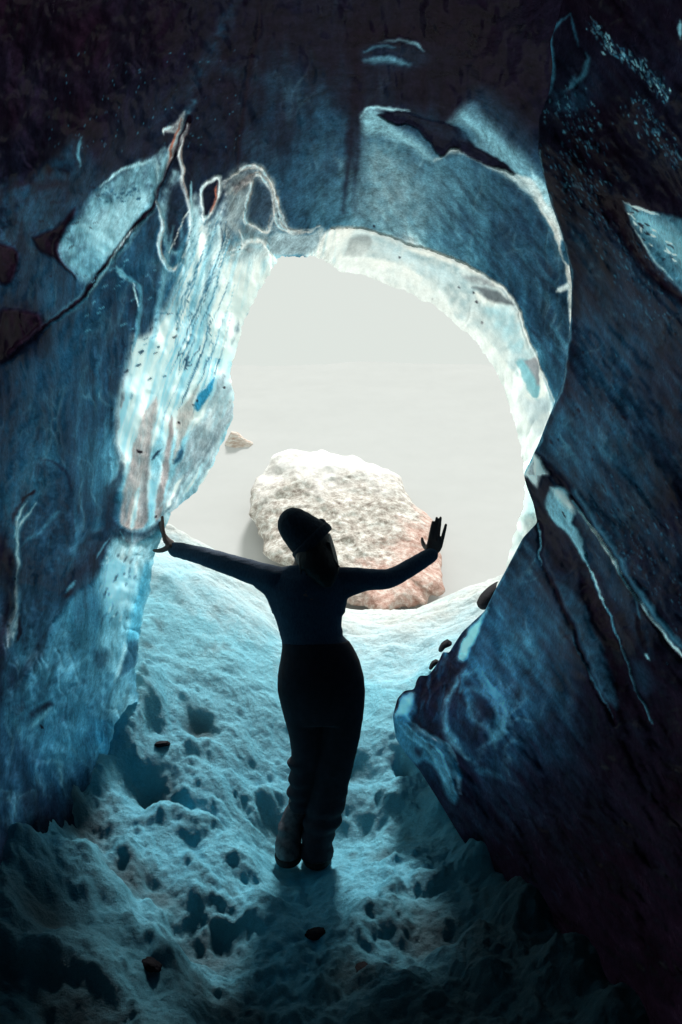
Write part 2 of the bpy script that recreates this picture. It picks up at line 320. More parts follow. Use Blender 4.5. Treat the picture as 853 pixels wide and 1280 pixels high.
# ------------------------------------------------------------------ ice vault and left wall (one glacier body, split where its forms change)
S1 = [((190,1100),(-300,1850)),((180,960),(-500,1600)),((170,835),(-900,1300)),((178,770),(-1100,1050)),((187,739),(-1100,950)),((191,697),(-1100,880)),((205,664),(-1100,800)),((213,641),(-1100,700)),
      ((231,626),(-1100,640)),((247,613),(-1100,580)),((265,584),(-1100,520)),((280,551),(-1100,450)),((293,517),(-1100,380)),((292,491),(-1100,320)),((287,468),(-1100,200)),((296,440),(-1100,60)),
      ((303,405),(-1100,-150)),((325,363),(-1000,-450)),((350,320),(-600,-900)),((375,322),(-100,-1100)),((392,319),(120,-1100)),((406,326),(260,-1100)),((424,338),(400,-1100)),((462,346),(520,-1100)),((506,364),(750,-1100)),
      ((545,384),(1000,-1100)),((598,428),(1300,-1050)),((619,462),(1250,-750)),((629,482),(1050,-420)),((644,531),(880,150)),((655,579),(850,520)),((656,626),(840,650)),((641,673),(820,730)),((631,712),(800,790)),((610,765),(780,860)),((540,880),(740,1000))]
S = np.array([a for a, b in S1], float); E = np.array([b for a, b in S1], float)
def resample(S, E, n, kE=.25):
    L = np.linalg.norm(np.diff(S, axis=0), axis=1) + kE * np.linalg.norm(np.diff(E, axis=0), axis=1)
    t = np.concatenate([[0], np.cumsum(L)]); q = np.linspace(0, t[-1], n)
    f = lambda A: np.stack([np.interp(q, t, A[:, k]) for k in range(2)], 1)
    s, e = f(S), f(E)
    kr = np.hanning(25); kr /= kr.sum(); e2 = np.stack([np.convolve(np.pad(e[:, k], 12, 'edge'), kr, 'valid') for k in range(2)], 1)
    k3 = np.array([1,2,3,2,1.]); k3 /= 9; s2 = np.stack([np.convolve(np.pad(s[:, k], 2, 'edge'), k3, 'valid') for k in range(2)], 1)
    return s2, e2
NR = 1400
s_, e_ = resample(S, E, NR)
D = np.concatenate([np.arange(0, 620, 1.8), 620 + np.cumsum(np.linspace(3, 70, 30))]); D /= D[-1]
PX = s_[:, None, 0] + (e_ - s_)[:, None, 0] * D; PY = s_[:, None, 1] + (e_ - s_)[:, None, 1] * D
# ragged thin rim
rag = np.exp(-D[None]*55) * 5 * fbm(np.arange(NR)/9., np.zeros(NR), o=4, seed=77)[:, None]
nrm_ = (e_ - s_); nrm_ /= np.linalg.norm(nrm_, axis=1)[:, None]
PX += rag * nrm_[:, None, 0]; PY += rag * nrm_[:, None, 1]
DEP1 = RBF([(x, y, math.log(d)) for x, y, d in [
 (480,290,5.2),(560,320,5.2),(640,400,5.1),(700,500,5.0),(665,640,5.0),(640,690,5.0),(600,760,5.0),(540,880,5.0),(460,352,5.7),(587,439,5.7),(635,531,5.6),(655,579,5.5),
 (350,318,5.0),(296,440,4.7),(290,500,4.5),(240,615,4.2),(200,670,3.98),(185,740,3.98),(170,835,4.0),(185,960,3.95),(190,1100,3.7),
 (230,450,4.2),(240,300,4.1),(190,600,3.95),(150,700,3.8),(130,900,3.85),(100,1000,3.6),(90,780,3.3),(60,600,2.9),(100,450,3.2),
 (0,450,2.6),(0,200,2.4),(0,700,2.6),(0,950,2.9),(0,1100,2.8),(130,300,3.4),(100,150,2.8),(200,150,3.4),(-200,1200,2.0),(-200,600,1.8),(-600,600,1.1),(-1100,600,.8),(-500,1600,1.3),(-1100,1300,.8),
 (200,0,2.9),(430,0,3.1),(650,0,3.0),(380,150,4.1),(480,160,4.2),(600,150,4.1),(480,230,4.7),(700,300,4.5),(750,500,4.6),(690,200,4.0),(840,600,4.8),(840,300,4.6),
 (430,-300,2.0),(-300,-300,1.4),(-1100,-200,.85),(430,-1100,1.05),(-600,-900,.9),(1300,-1000,1.0),(1000,-600,1.7),(1050,-400,2.2),(900,-100,3.2)]], reg=2e-3)
dep = np.exp(DEP1(PX, PY))
I = Ice(PX, PY, 1)
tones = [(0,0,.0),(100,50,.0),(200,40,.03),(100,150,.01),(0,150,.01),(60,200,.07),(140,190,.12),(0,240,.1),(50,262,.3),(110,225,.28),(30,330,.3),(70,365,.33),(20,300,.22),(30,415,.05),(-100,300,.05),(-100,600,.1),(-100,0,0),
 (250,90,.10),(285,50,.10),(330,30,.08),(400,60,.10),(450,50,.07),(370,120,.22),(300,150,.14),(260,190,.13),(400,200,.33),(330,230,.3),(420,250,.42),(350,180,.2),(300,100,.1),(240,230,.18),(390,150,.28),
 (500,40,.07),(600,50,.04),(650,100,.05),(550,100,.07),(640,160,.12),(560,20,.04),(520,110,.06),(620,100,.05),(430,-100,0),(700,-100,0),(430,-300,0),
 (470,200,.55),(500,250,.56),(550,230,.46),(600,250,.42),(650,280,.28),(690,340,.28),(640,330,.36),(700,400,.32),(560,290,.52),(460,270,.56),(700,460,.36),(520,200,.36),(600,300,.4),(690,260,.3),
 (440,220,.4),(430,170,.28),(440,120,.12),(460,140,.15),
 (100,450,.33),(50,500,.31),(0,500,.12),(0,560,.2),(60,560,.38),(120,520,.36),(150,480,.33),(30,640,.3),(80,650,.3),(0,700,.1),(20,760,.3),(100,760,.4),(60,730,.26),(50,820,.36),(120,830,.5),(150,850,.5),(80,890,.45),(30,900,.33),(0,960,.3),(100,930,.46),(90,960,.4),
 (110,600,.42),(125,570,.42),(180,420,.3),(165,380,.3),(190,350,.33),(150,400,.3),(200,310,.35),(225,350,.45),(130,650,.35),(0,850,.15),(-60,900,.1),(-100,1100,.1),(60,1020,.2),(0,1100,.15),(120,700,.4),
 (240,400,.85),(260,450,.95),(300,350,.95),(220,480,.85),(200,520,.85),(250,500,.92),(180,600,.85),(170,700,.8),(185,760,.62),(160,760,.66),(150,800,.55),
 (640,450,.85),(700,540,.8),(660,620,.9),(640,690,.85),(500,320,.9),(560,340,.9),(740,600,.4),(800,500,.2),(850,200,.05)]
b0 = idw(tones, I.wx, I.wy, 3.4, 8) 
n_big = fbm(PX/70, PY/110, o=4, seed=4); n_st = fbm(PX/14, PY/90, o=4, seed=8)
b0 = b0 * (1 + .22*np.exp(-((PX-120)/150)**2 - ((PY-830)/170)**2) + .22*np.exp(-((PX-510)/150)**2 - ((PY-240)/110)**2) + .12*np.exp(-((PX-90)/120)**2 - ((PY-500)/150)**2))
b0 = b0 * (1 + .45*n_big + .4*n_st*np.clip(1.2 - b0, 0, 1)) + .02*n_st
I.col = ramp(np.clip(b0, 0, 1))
I.h += .12*n_big + .006*n_st
def veins(I, x, y, sd, amt, rel):
    a = x + 26*fbm(x/60, y/60, o=3, seed=sd); b = y + 40*fbm(x/60, y/60, o=3, seed=sd+4)
    v = np.clip(1 - np.abs(fbm(a/34, b/85, o=3, seed=sd+8))*7, 0, 1)**2 * np.clip(.3 + 2*fbm(x/50, y/50, o=2, seed=sd+12), 0, 1)
    w = np.clip(1 - np.abs(fbm(a/20, b/60, o=2, seed=sd+18))*9, 0, 1)**2 * np.clip(.2 + 2*fbm(x/40, y/40, o=2, seed=sd+15), 0, 1)
    lum = I.col.mean(-1); mid = np.clip((lum-16)/50, 0, 1) * np.clip((190-lum)/60, 0, 1)
    I.col += (np.array((150,205,215.)) - I.col) * (amt * mid * v)[..., None]; I.col *= (1 - .18 * w * np.clip((200-lum)/80, .25, 1))[..., None]
    I.h += -rel*v + .3*rel*w
veins(I, PX, PY, 120, .38, .014)
P, K = I.poly, I.stroke
SKY = (226,231,224)
# big arch face: mottled diagonal streaks
P(TR((50,300),(130,320),(240,390),(330,410),(450,470),(530,570),(560,700),(575,847),(560,960),(520,1010),(440,760),(330,690),(200,610),(60,560),(30,440)), .47, 6, .55, streak=(.9,60,9,1.2))
P(TR((250,420),(420,470),(520,600),(560,760),(570,900),(500,900),(430,720),(300,640),(240,540)), .28, 14, .6, streak=(.95,50,8,1.3), seed=3)
P(TR((60,330),(180,400),(230,560),(60,540)), (96,122,130), 14, .6, tex=1.2)
for k in range(46):
    r = random.Random(100+k); t = r.random(); x = 560+150*t+r.uniform(-60,30); y = 270+260*t+r.uniform(-50,60); l = r.uniform(14,48)
    K([(x,y),(x+l*.55,y+l*.7),(x+l*.95,y+l*1.3)], r.uniform(.6,2.2), r.choice([.58,.5,.62,.2]), 1.6, r.uniform(.3,.75), tex=1)
for k in range(60):   # hanging streaks of the central ceiling
    r = random.Random(300+k); x = r.uniform(290,470); y = r.uniform(20,250); l = r.uniform(30,110)
    K([(x,y),(x-3,y+l*.5),(x+r.uniform(-8,6),y+l)], r.uniform(1,5), r.choice([.4,.33,.12,.1,.45]), 4, r.uniform(.15,.4)*(.5+y/300), tex=1)
P(TL((850,300),(780,300),(700,420),(720,520),(800,560),(880,545),(900,420)), .42, 14, .5, tex=1.4)
P(TL((530,150),(600,170),(680,190),(720,230),(650,215),(560,185)), .32, 8, .5, tex=1)
K(TL((645,0),(640,80),(615,190),(600,300),(590,420)), 3.5, .02, 3, .75, h=.02)
K(TL((900,0),(895,200),(890,330),(880,520)), 5, .1, 4, .7)
K(TR((45,0),(50,120),(40,300),(20,520)), 5, .05, 4, .7)
K(TR((65,300),(60,420),(40,540)), 3, .55, 4, .4)
# upper shelf lines
K(TR((70,128),(110,112),(150,115)), 2.2, .6, 2, .9, h=-.02); K(TR((108,101),(160,98),(200,112),(218,126)), 1.8, .72, 1.6, h=-.02)
K(TR((72,150),(130,145),(185,160)), 4, .66, 3, .9, h=-.03); K(TR((75,140),(140,132),(200,140)), 3, .06, 2, .9)
P(TR((60,120),(110,100),(220,125),(215,160),(180,170),(80,160)), .32, 5, .35)
K(TR((20,90),(80,90),(200,80),(300,100)), 10, .03, 8, .8)
# pale flank between the shelf and the right wall
P(TR((280,300),(330,255),(375,295),(425,345),(485,405),(525,475),(555,565),(585,650),(590,760),(560,640),(520,540),(470,470),(400,420),(330,350)), .70, 7, .95, streak=(.8,60,14,.35), h=-.03)
P(TR((330,260),(350,225),(400,250),(500,360),(520,440),(420,345),(370,295)), .4, 14, .55)
P(TR((440,430),(480,440),(520,475),(550,560),(580,660),(582,720),(560,640),(530,550),(485,480)), .93, 3, 1, h=-.02)
P(TR((480,415),(520,470),(530,510),(495,460)), .78, 3)
K(TR((480,470),(540,570),(568,660),(580,760),(578,860)), 2.4, .97, 1.5)
K(TR((545,720),(578,700)), 3, .95, 2); P(TR((555,590),(570,600),(575,650),(560,640)), .45, 2)
K(TR((60,290),(90,266),(180,276)), 2, .78, 1.5); P(TR((62,285),(95,268),(130,300),(200,350),(245,395),(200,375),(120,335),(70,330)), .74, 5, .9, h=-.02)
K(TR((245,395),(290,368),(340,385),(440,440),(500,500)), 3, .88, 2.5, h=-.02)
P(TR((100,285),(150,273),(200,288),(270,303),(320,328),(345,362),(400,392),(438,430),(400,414),(340,392),(290,364),(265,382),(232,352),(190,312),(130,300)), .13, 1.6, h=.04)
P(TR((290,305),(330,315),(350,340),(320,345)), .42, 4, .6)
P(TR((150,280),(260,310),(330,350),(290,350),(200,300)), .25, 4, .5, tex=1)
# rim of the opening
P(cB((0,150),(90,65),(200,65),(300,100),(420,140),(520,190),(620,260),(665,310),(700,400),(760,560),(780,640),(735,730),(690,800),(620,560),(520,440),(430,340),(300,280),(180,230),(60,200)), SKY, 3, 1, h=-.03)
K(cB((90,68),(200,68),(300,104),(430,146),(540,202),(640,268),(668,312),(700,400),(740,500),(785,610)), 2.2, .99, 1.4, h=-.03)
P(cB((118,155),(150,95),(200,82),(260,98),(330,130),(420,160),(500,195),(560,225),(640,285),(662,305),(600,285),(530,265),(560,300),(620,330),(680,400),(700,470),(690,520),(660,520),(600,440),(540,390),(470,330),(420,245),(340,195),(240,160)), (150,176,180), 2, .95, tex=.7, h=.01)
P(cB((120,155),(150,98),(200,84),(215,110),(180,150)), (158,166,164), 2, .9)
P(cB((220,125),(300,110),(350,160),(430,190),(480,230),(430,240),(330,180)), (186,212,216), 4, .9, tex=1)
P(cB((560,300),(650,310),(690,400),(720,470),(660,450),(590,380)), (160,200,206), 5, .8, tex=1)
P(cB((425,245),(500,235),(530,290),(600,380),(640,450),(560,400),(470,330)), (120,150,156), 4, .7, streak=(.9,40,6,1), tex=.6)
P(cB((525,250),(600,262),(660,302),(590,290)), (95,104,108), 2, .95); P(cB((490,205),(560,222),(600,250),(530,240)), (128,132,134), 2, .8, tex=1)
P(cB((430,338),(480,360),(524,416),(490,402),(432,370)), (150,170,174), 1.4, .95, smooth=False)
P(cB((190,190),(250,205),(320,240),(400,290),(405,325),(385,340),(330,290),(260,245),(200,240)), (168,180,178), 3, .85, tex=2.2)
K(cB((75,190),(130,172),(200,190),(260,225)), 2.5, (178,186,184), 2, .8, tex=1.2)
K(cB((490,450),(545,490),(600,560),(640,600),(650,670),(690,780),(700,830)), 3.4, (176,192,196), 3, .85, tex=1)
P(cB((640,520),(700,600),(760,600),(780,640),(730,720),(690,640)), (170,186,190), 4, .9, tex=.8)
P(cB((668,480),(700,470),(735,500),(742,590),(725,600),(690,560)), (112,170,180), 2, .9); P(cB((690,475),(725,470),(742,520),(735,560)), (140,142,146), 2, .9)
K(cB((740,500),(745,590),(725,598)), 2, SKY, 1.2); K(cB((665,490),(690,560),(725,600)), 2, SKY, 1.2)
P(cD((130,480),(175,300),(215,300),(240,385),(180,440),(105,590),(60,650),(110,560)), (158,196,200), 3, .8, tex=1)
K(cD((150,0),(185,150)), 6, (170,190,192), 4, .7, tex=1); K(cD((205,300),(180,420)), 2.5, (120,150,158), 1.5, .8); K(cD((170,320),(140,460),(105,560)), 1.6, SKY, 1)
for x, y in cB((220,55),(298,155),(528,267),(562,360),(402,287),(312,338),(540,295),(485,250)): K([(x,y),(x+.6,y+.8)], 1.1, .1, .6, taper=False)
# left wall: crack, pale blotches, dark scallops
P(TL((150,590),(200,530),(240,475),(300,430),(350,400),(385,410),(390,465),(370,520),(310,590),(262,650),(215,700),(190,680),(150,640)), .73, 5, .95, tex=.6, h=-.02)
P(TL((200,560),(300,500),(370,480),(340,560),(260,640)), .8, 8, .7)
K(TL((250,462),(300,422),(385,395)), 2, .8, 1.4); K(TL((388,400),(390,460)), 1.6, .85, 1.2)
P(TL((0,470),(80,480),(150,560),(120,600),(60,560),(30,640),(0,600)), .4, 8, .6, tex=1.5)
P(TL((0,440),(150,470),(190,520),(120,540),(0,520)), .36, 10, .6, streak=(-.3,60,10,1.2))
P(TL((80,590),(130,570),(190,515),(152,595),(148,640),(192,692),(130,640),(100,625)), .01, 3, 1, h=.03)
P(TL((-20,600),(40,620),(34,690),(0,700)), .0, 3, 1, h=.03); P(TL((10,765),(95,785),(100,830),(50,870),(-10,900),(0,780)), .0, 4, 1, h=.04)
P(TL((180,340),(205,340),(200,400),(180,440),(90,450),(90,430),(150,380)), .38, 5, .7, tex=1.6); K(TL((205,340),(192,380),(196,410)), 2, .62, 1.5)
K(TL((590,0),(545,85),(515,150),(465,240),(400,330),(300,400),(200,450)), 9, .27, 9, .5, streak if False else 0) if False else K(TL((590,0),(545,85),(515,150),(465,240)), 7, .36, 7, .7, tex=1)
P(TL((460,190),(480,230),(400,330),(300,395),(190,440),(280,360),(380,270)), .2, 12, .7, streak=(-.75,50,9,1.2))
for x, y in [(r.uniform(60,300), r.uniform(60,190)) for r in [random.Random(5)] for _ in range(110)]:
    if 170 < x + y*.35 + 60 and y > 60: K([(x,y),(x+1,y-.8)], .55, .5, .5, .8, taper=False)
K(TL((470,280),(440,350),(408,405),(385,490),(350,545),(268,655),(200,742),(120,805),(60,850)), 4.6, .62, 2.5, .8, h=-.02)
K(TL((470,290),(445,350),(410,420),(382,500),(345,550),(262,655),(195,745),(110,812),(20,880)), 2.6, .02, 1.2, 1, h=.05, taper=False)
K(TL((345,560),(300,605),(255,680),(215,735)), 1.2, .85, 1)
P(cA((90,150),(160,95),(185,70),(165,150),(140,230),(110,300),(95,320),(105,250),(140,170),(100,160)), (196,204,202), 1.5, .95, tex=.6)
K(cA((165,100),(130,210),(105,300)), 1.2, (150,80,60), .8, .8); K(cA((175,90),(200,60),(240,10)), 4, .5, 3, .7, tex=1)
K(cA((92,175),(95,150),(130,130)), 1.2, .92, .8)
P(cA((0,290),(60,250),(100,225),(100,300),(60,420),(50,470),(45,330)), (110,150,160), 2, .9, tex=1)
P(cA((125,330),(165,330),(165,370),(120,440),(95,520),(60,500),(90,420)), (120,158,168), 3, .85, tex=1.6)
for q in [((195,125),(172,190),(158,260),(172,330),(165,375),(188,450),(205,560),(207,700)), ((50,470),(75,560),(65,680),(110,770),(150,760),(180,700))]:
    K(cA(*q), 2.6, (205,218,218), 1.5, .9, h=-.02); K(cA(*[(x+8,y) for x,y in q]), .8, (190,150,130), .8, .5)
K(cA((60,480),(90,560),(100,640),(140,690),(175,690)), 5, (130,180,192), 3, .9, tex=.8)
P(cA((125,395),(165,380),(190,470),(188,560),(175,640),(140,680),(105,620),(100,520)), .2, 3, .95, streak=(1.57,30,8,.6), h=.02)
K(cA((215,480),(240,600),(235,850)), 5, .8, 4, .8); K(cA((210,375),(208,520),(225,560)), 1.6, .75, 1)
P(cA((195,470),(240,440),(270,560),(350,470),(380,420),(440,430),(440,560),(350,640),(330,720),(300,853),(180,853),(200,640)), (184,212,216), 4, .85, tex=.8)
P(cA((250,470),(262,400),(330,350),(352,370),(340,440),(300,520),(262,560)), (206,222,222), 2, 1, h=-.03)
P(cA((262,480),(275,412),(325,370),(335,400),(322,460),(290,512),(266,532)), .16, 1.6, 1, h=.03); K(cA((328,390),(318,470),(285,525)), 1, (160,90,70), .8, .8)
P(cA((340,390),(400,330),(480,310),(540,330),(580,420),(590,500),(560,560),(600,590),(560,700),(430,710),(350,710),(350,600),(370,500)), (128,140,142), 5, .8, tex=1)
for pts, w in [(((350,400),(400,345),(470,315),(530,335),(565,390),(590,470),(612,560),(660,600),(720,595),(790,570)), 3), (((360,440),(420,400),(500,350),(540,375),(572,460),(590,560),(640,610),(700,612),(760,590)), 2.6),
               (((400,440),(440,400),(480,380),(460,450),(445,520),(460,570),(500,580),(545,600),(570,540),(600,560)), 2.6), (((370,690),(440,660),(500,640),(540,660),(560,700)), 3.4), (((430,600),(450,650),(420,690),(370,720)), 2.4)]:
    rr = random.Random(int(pts[0][0])); K(cA(*pts), w*1.9, (150,170,172), 2.4, .55, h=-.015, tex=1.4)
    for q in range(4):
        K(cA(*[(x+rr.uniform(-9,9),y+rr.uniform(-9,9)) for x,y in pts]), w*rr.uniform(.2,.5), (222,227,223) if q else (196,172,150), .9, .9, h=-.012, tex=.9, seed=q)
P(cA((470,460),(500,380),(545,400),(575,480),(560,540),(540,580),(490,570),(465,520)), .26, 3, .95, h=.02, tex=.5)
P(cA((400,390),(480,345),(490,370),(440,405),(400,430)), (96,92,94), 3, .7)
P(cA((370,730),(440,705),(520,680),(555,700),(520,750),(430,780),(390,765)), (120,150,158), 1.6, .95)
P(cA((560,620),(620,610),(720,620),(800,585),(780,660),(720,705),(610,705),(560,690)), (138,162,168), 2, .95)
K(cA((345,560),(345,640),(320,760),(300,850)), 1.4, .25, .9, .9, tex=1.2)
# the bright column
P(TL((470,640),(500,560),(560,640),(690,640),(650,720),(612,800),(582,870),(590,960),(400,1100),(300,1100),(330,960),(360,850),(430,740)), .98, 9, .97)
P(LL((330,0),(640,0),(600,60),(570,100),(480,130),(430,200),(395,150),(360,190),(330,300),(300,330),(290,200),(310,100)), .98, 6, .97)
for x0, x1, v in [(468,462,.97),(485,480,.7),(500,505,.99),(520,515,.6),(545,535,.99),(430,380,.7),(450,440,.6)]:
    K(TL((x0,560),((x0+x1)/2,700),(x1,860)), 3, v, 2.5, .7)
for sx, y0, y1 in [(470,690,850),(522,640,850)]:
    for k in range(9):
        r = random.Random(sx+k); y = y0+(y1-y0)*r.random(); K(TL((sx+r.uniform(-4,4),y),(sx+r.uniform(-4,4),y+r.uniform(4,12))), 1, .45, .6, .6, taper=False)
P(LL((185,0),(300,0),(330,20),(300,110),(290,200),(285,260),(305,310),(275,350),(265,250),(250,130)), .3, 5, .85, streak=(1.5,60,6,1.2), h=.02)
for k in range(26):
    r = random.Random(900+k); x = r.uniform(190,330); y = r.uniform(-40,230); K(LL((x,y),(x-r.uniform(0,12),y+r.uniform(20,90))), r.uniform(.8,2), r.choice([.12,.5,.6,.15]), 1.4, .6, tex=1)
for k in range(30):
    r = random.Random(1200+k); x = r.uniform(290,470); y = r.uniform(-60,150); an = -.5+r.uniform(-.2,.2); l = r.uniform(3,14)
    K(LL((x,y),(x+l*math.cos(an),y+l*math.sin(an))), r.uniform(.5,1.3), r.choice([.35,.45,.2]), .7, .8, taper=False)
P(TL((590,790),(620,775),(600,820),(575,860)), .4, 2, .9)
for k in range(44):
    r = random.Random(2200+k); a = r.random(); x = 232+62*a; y = r.uniform(285,420); l = r.uniform(40,150)
    K([(x,y),(x-l*.13-8*(1-a),y+l*.5),(x-l*.28-14*(1-a),y+l)], r.uniform(.5,1.8), r.choice([(150,206,218),(120,184,204),SKY,(90,160,188),(176,214,220)]), 1, r.uniform(.4,.8), h=r.choice([.01,-.01]), tex=.7)
for k in range(60):
    r = random.Random(3300+k); a = r.random(); x = 236+66*a; y = r.uniform(255,440); l = r.uniform(25,120)
    K([(x,y),(x-l*.13-6*(1-a),y+l*.5),(x-l*.28-12*(1-a),y+l)], r.uniform(.3,.8), r.choice([(52,118,148),(36,84,110),SKY,SKY,(100,170,194)]), .6, r.uniform(.5,.95), h=r.choice([.008,-.012]))
# warm clear panes
P(cC((380,215),(330,270),(300,330),(262,440),(235,580),(205,740),(195,820),(240,860),(310,850),(330,780),(325,640),(345,480),(350,370),(378,330)), (158,148,146), 2, .97, streak=(1.75,60,5,.35))
P(cC((335,420),(350,380),(325,640),(330,800),(300,830),(305,640)), (134,128,130), 3, .7); K(cC((285,660),(255,820),(250,870)), 3, .99, 1.6)
K(cC((380,240),(340,330),(300,560),(240,780)), 3, (176,170,166), 4, .5); P(cC((272,478),(300,482),(296,496),(276,492)), .0, .8)
P(cC((450,310),(458,320),(448,420),(420,640),(395,800),(365,800),(380,680),(410,500),(430,370)), (150,142,142), 1.4, .95)
P(cC((575,160),(578,190),(555,240),(550,320),(500,420),(470,500),(450,540),(470,380),(480,290),(520,240)), (164,154,148), 2, .95, tex=.4)
P(cC((400,330),(408,330),(400,480),(380,620),(355,790),(335,780),(345,600),(370,420)), (122,182,198), 2, .95, tex=.4); K(cC((395,470),(350,520)), 1.6, .3, 1)
P(cC((665,110),(710,105),(735,170),(745,250),(752,290),(700,400),(640,540),(570,670),(520,720),(470,770),(440,790),(425,760),(410,740),(450,600),(500,480),(560,340),(600,300),(640,220)), (138,154,160), 2, .96, streak=(-1.0,70,5,.5), h=.01)
for k in range(14):
    r = random.Random(77+k); a = r.random(); x = 480+230*a+r.uniform(-30,30); y = 640-300*a+r.uniform(-40,60)
    K(cC((x,y),(x-55,y+95),(x-120,y+r.uniform(170,240))), r.uniform(.6,1.8), r.choice([(176,196,200),(110,128,136),(196,210,210)]), 1.2, .7)
for q in [((600,545),(540,640),(500,700)),((500,600),(450,690),(415,760)),((640,560),(590,640),(560,690)),((650,110),(640,200),(590,300),(545,380))]:
    K(cC(*q), 2.2, .99, 1.2)
P(cC((655,115),(620,150),(580,210),(562,260),(570,285),(610,250),(640,190)), (46,128,160), 1.5, 1, h=.02)
K(cC((490,460),(480,500),(455,545)), 2.4, .42, 1.6); 
for x, y in [(484,345),(372,795),(555,255),(575,240),(700,175)]: P(cC((x-5,y-4),(x+5,y-4),(x+5,y+5),(x-5,y+5)), .05, .6)
for k in range(4):
    r = random.Random(50+k); K(cC((515+r.uniform(-8,8),20+r.uniform(0,70)),(512+r.uniform(-8,8),28+r.uniform(0,70))), .9, .35, .6, .9, taper=False)
K(cC((595,0),(580,50),(570,90)), 1, .4, .8, .7, tex=1)
# painted dark reflection of the arm crossing the column, column foot
P(cH((440,50),(455,75),(448,130),(425,190),(420,260),(455,290),(500,300),(545,288),(585,262),(575,320),(530,335),(470,350),(415,335),(380,400),(350,490),(280,530),(225,600),(190,640),(170,720),(130,800),(60,860),(100,760),(150,680),(215,570),(240,480),(265,430),(270,370),(330,310),(375,290),(385,210),(390,140),(420,110)), .2, 3, .92, h=.03, tex=.3)
P(cH((300,470),(350,430),(400,340),(330,380),(250,470),(230,560)), .14, 8, .6)
for q in [((440,300),(455,345)),((480,300),(478,345)),((400,330),(350,400))]: K(cH(*q), 1, .6, .8, .8)
P(cH((415,335),(470,352),(525,335),(570,300),(590,330),(552,420),(545,520),(500,700),(495,790),(430,830),(370,770),(370,600),(350,490),(385,400)), .68, 4, .85, streak=(1.7,70,7,.4))
P(cH((420,345),(525,340),(510,440),(470,560),(400,560),(390,440)), .86, 9, .8, tex=.6)
P(cH((540,420),(552,420),(530,560),(500,700),(460,700),(490,540),(520,440)), (78,160,186), 4, .85); P(cH((460,700),(500,705),(495,790),(430,830),(450,760)), .42, 3, .85)
K(cH((455,690),(440,780),(420,850)), 2.5, .8, 2, .7); K(cH((525,340),(500,480),(455,690)), 2, .75, 2, .6)
for k in range(36):
    r = random.Random(600+k); x = r.uniform(370,500); y = r.uniform(380,620); l = r.uniform(8,30); K(cH((x,y),(x-l*.45,y+l)), r.uniform(.6,1.5), r.choice([.3,.95,.4]), 1, .55)
P(cH((285,520),(350,490),(372,600),(370,770),(400,860),(385,1000),(330,1150),(150,1120),(30,1000),(60,880),(150,760),(200,620)), .5, 10, .8, tex=1)
P(cH((260,560),(290,540),(240,700),(200,720)), .6, 8, .5, tex=1); K(cH((225,815),(270,795),(320,760)), 2.5, .62, 2.5, .6); P(cH((340,740),(390,740),(380,800),(350,790)), .28, 5, .6)
K(cH((110,1020),(150,985),(190,945)), 2.2, .66, 2, .8); P(cH((110,970),(180,925),(190,940),(120,985)), .12, 3, .8); K(cH((145,1008),(160,1020)), 1.6, .02, .8); K(cH((240,525),(275,490)), 2, .66, 1.5, .8); K(cH((235,545),(265,520)), 2, .05, 2, .8)
for k in range(50):
    r = random.Random(1500+k); x = r.uniform(10,360); y = r.uniform(820,1120); l = r.uniform(20,70); K(cH((x,y),(x+l,y-l*.75)), r.uniform(1,4), r.choice([.58,.35,.28,.55,.3]), 3, .5, tex=1)
# left edge: alcove and the crease with its painted glints
P(cH((130,40),(200,60),(250,110),(268,200),(262,340),(265,430),(215,570),(150,680),(90,740),(70,640),(70,480),(70,380),(60,200),(100,120)), .27, 5, .8, tex=.5, h=.04)
K(cH((140,38),(210,62),(255,110),(268,190),(265,340)), 1.6, .14, 2, .8); K(cH((272,150),(274,330),(262,420)), 2.4, .46, 3, .6)
P(cH((20,160),(70,70),(130,40),(130,90),(165,105),(180,135),(150,190),(110,210),(90,170),(70,220),(60,320),(50,370),(20,330)), .46, 5, .8, tex=.8)
P(cH((75,360),(110,320),(150,290),(190,240),(215,225),(205,250),(165,290),(120,330)), .52, 2, .85, tex=.6)
P(cH((80,180),(130,150),(125,165),(95,180),(80,200)), .05, 1.6); K(cH((75,200),(55,250),(60,300)), 2.6, .1, 2)
for q, w in [(((130,200),(85,260),(60,310),(68,400),(60,480)), 1.8), (((60,480),(60,560),(40,650),(35,720)), 3), (((100,190),(70,235),(52,320)), 1.4)]:
    K(cH(*q), w*1.9, .6, 2.5, .7); K(cH(*q), w, .9, 1.1, 1, h=-.03, tex=.6)
K(cH((70,600),(60,640),(45,690),(25,730)), 3.6, .84, 2, .95, tex=1); K(cH((75,610),(75,680),(60,700)), 2, .1, 1.4); K(cH((45,700),(25,800),(15,900)), 5, .4, 4, .7)
K(cH((0,330),(40,500),(10,700),(0,800)), 8, .06, 8, .8)
for k in range(26):
    r = random.Random(1800+k); x = r.uniform(40,210); y = r.uniform(140,600); K(cH((x,y),(x+r.uniform(-10,20),y+r.uniform(30,90))), r.uniform(1,3), r.choice([.22,.38,.16]), 3, .4, tex=1)
P(TL((100,850),(230,800),(250,840),(255,1100),(260,1200),(190,1250),(180,1140),(90,1150),(0,1250),(-40,1000)), .36, 16, .5, tex=.6)
K(TL((285,670),(320,690),(350,720),(345,790),(330,870)), 2.6, .62, 1.6, .9, h=-.02); K(TL((290,660),(310,690)), 4, .7, 2, .9); K(TL((330,700),(345,760)), 1, .85, .8)
I.specks((200/1.984,640/1.984,420/1.984,840/1.984), 36, .62, -.5, 5, .8, 7, a=.8); I.specks((120,235,175,252), 36, .45, -.1, 3, .9, 8)
I.specks((0,230,120,360), 50, .1, -.2, 5, .8, 9, a=.7)
rim_px = np.linalg.norm(e_ - s_, axis=1)[:, None] * D[None]
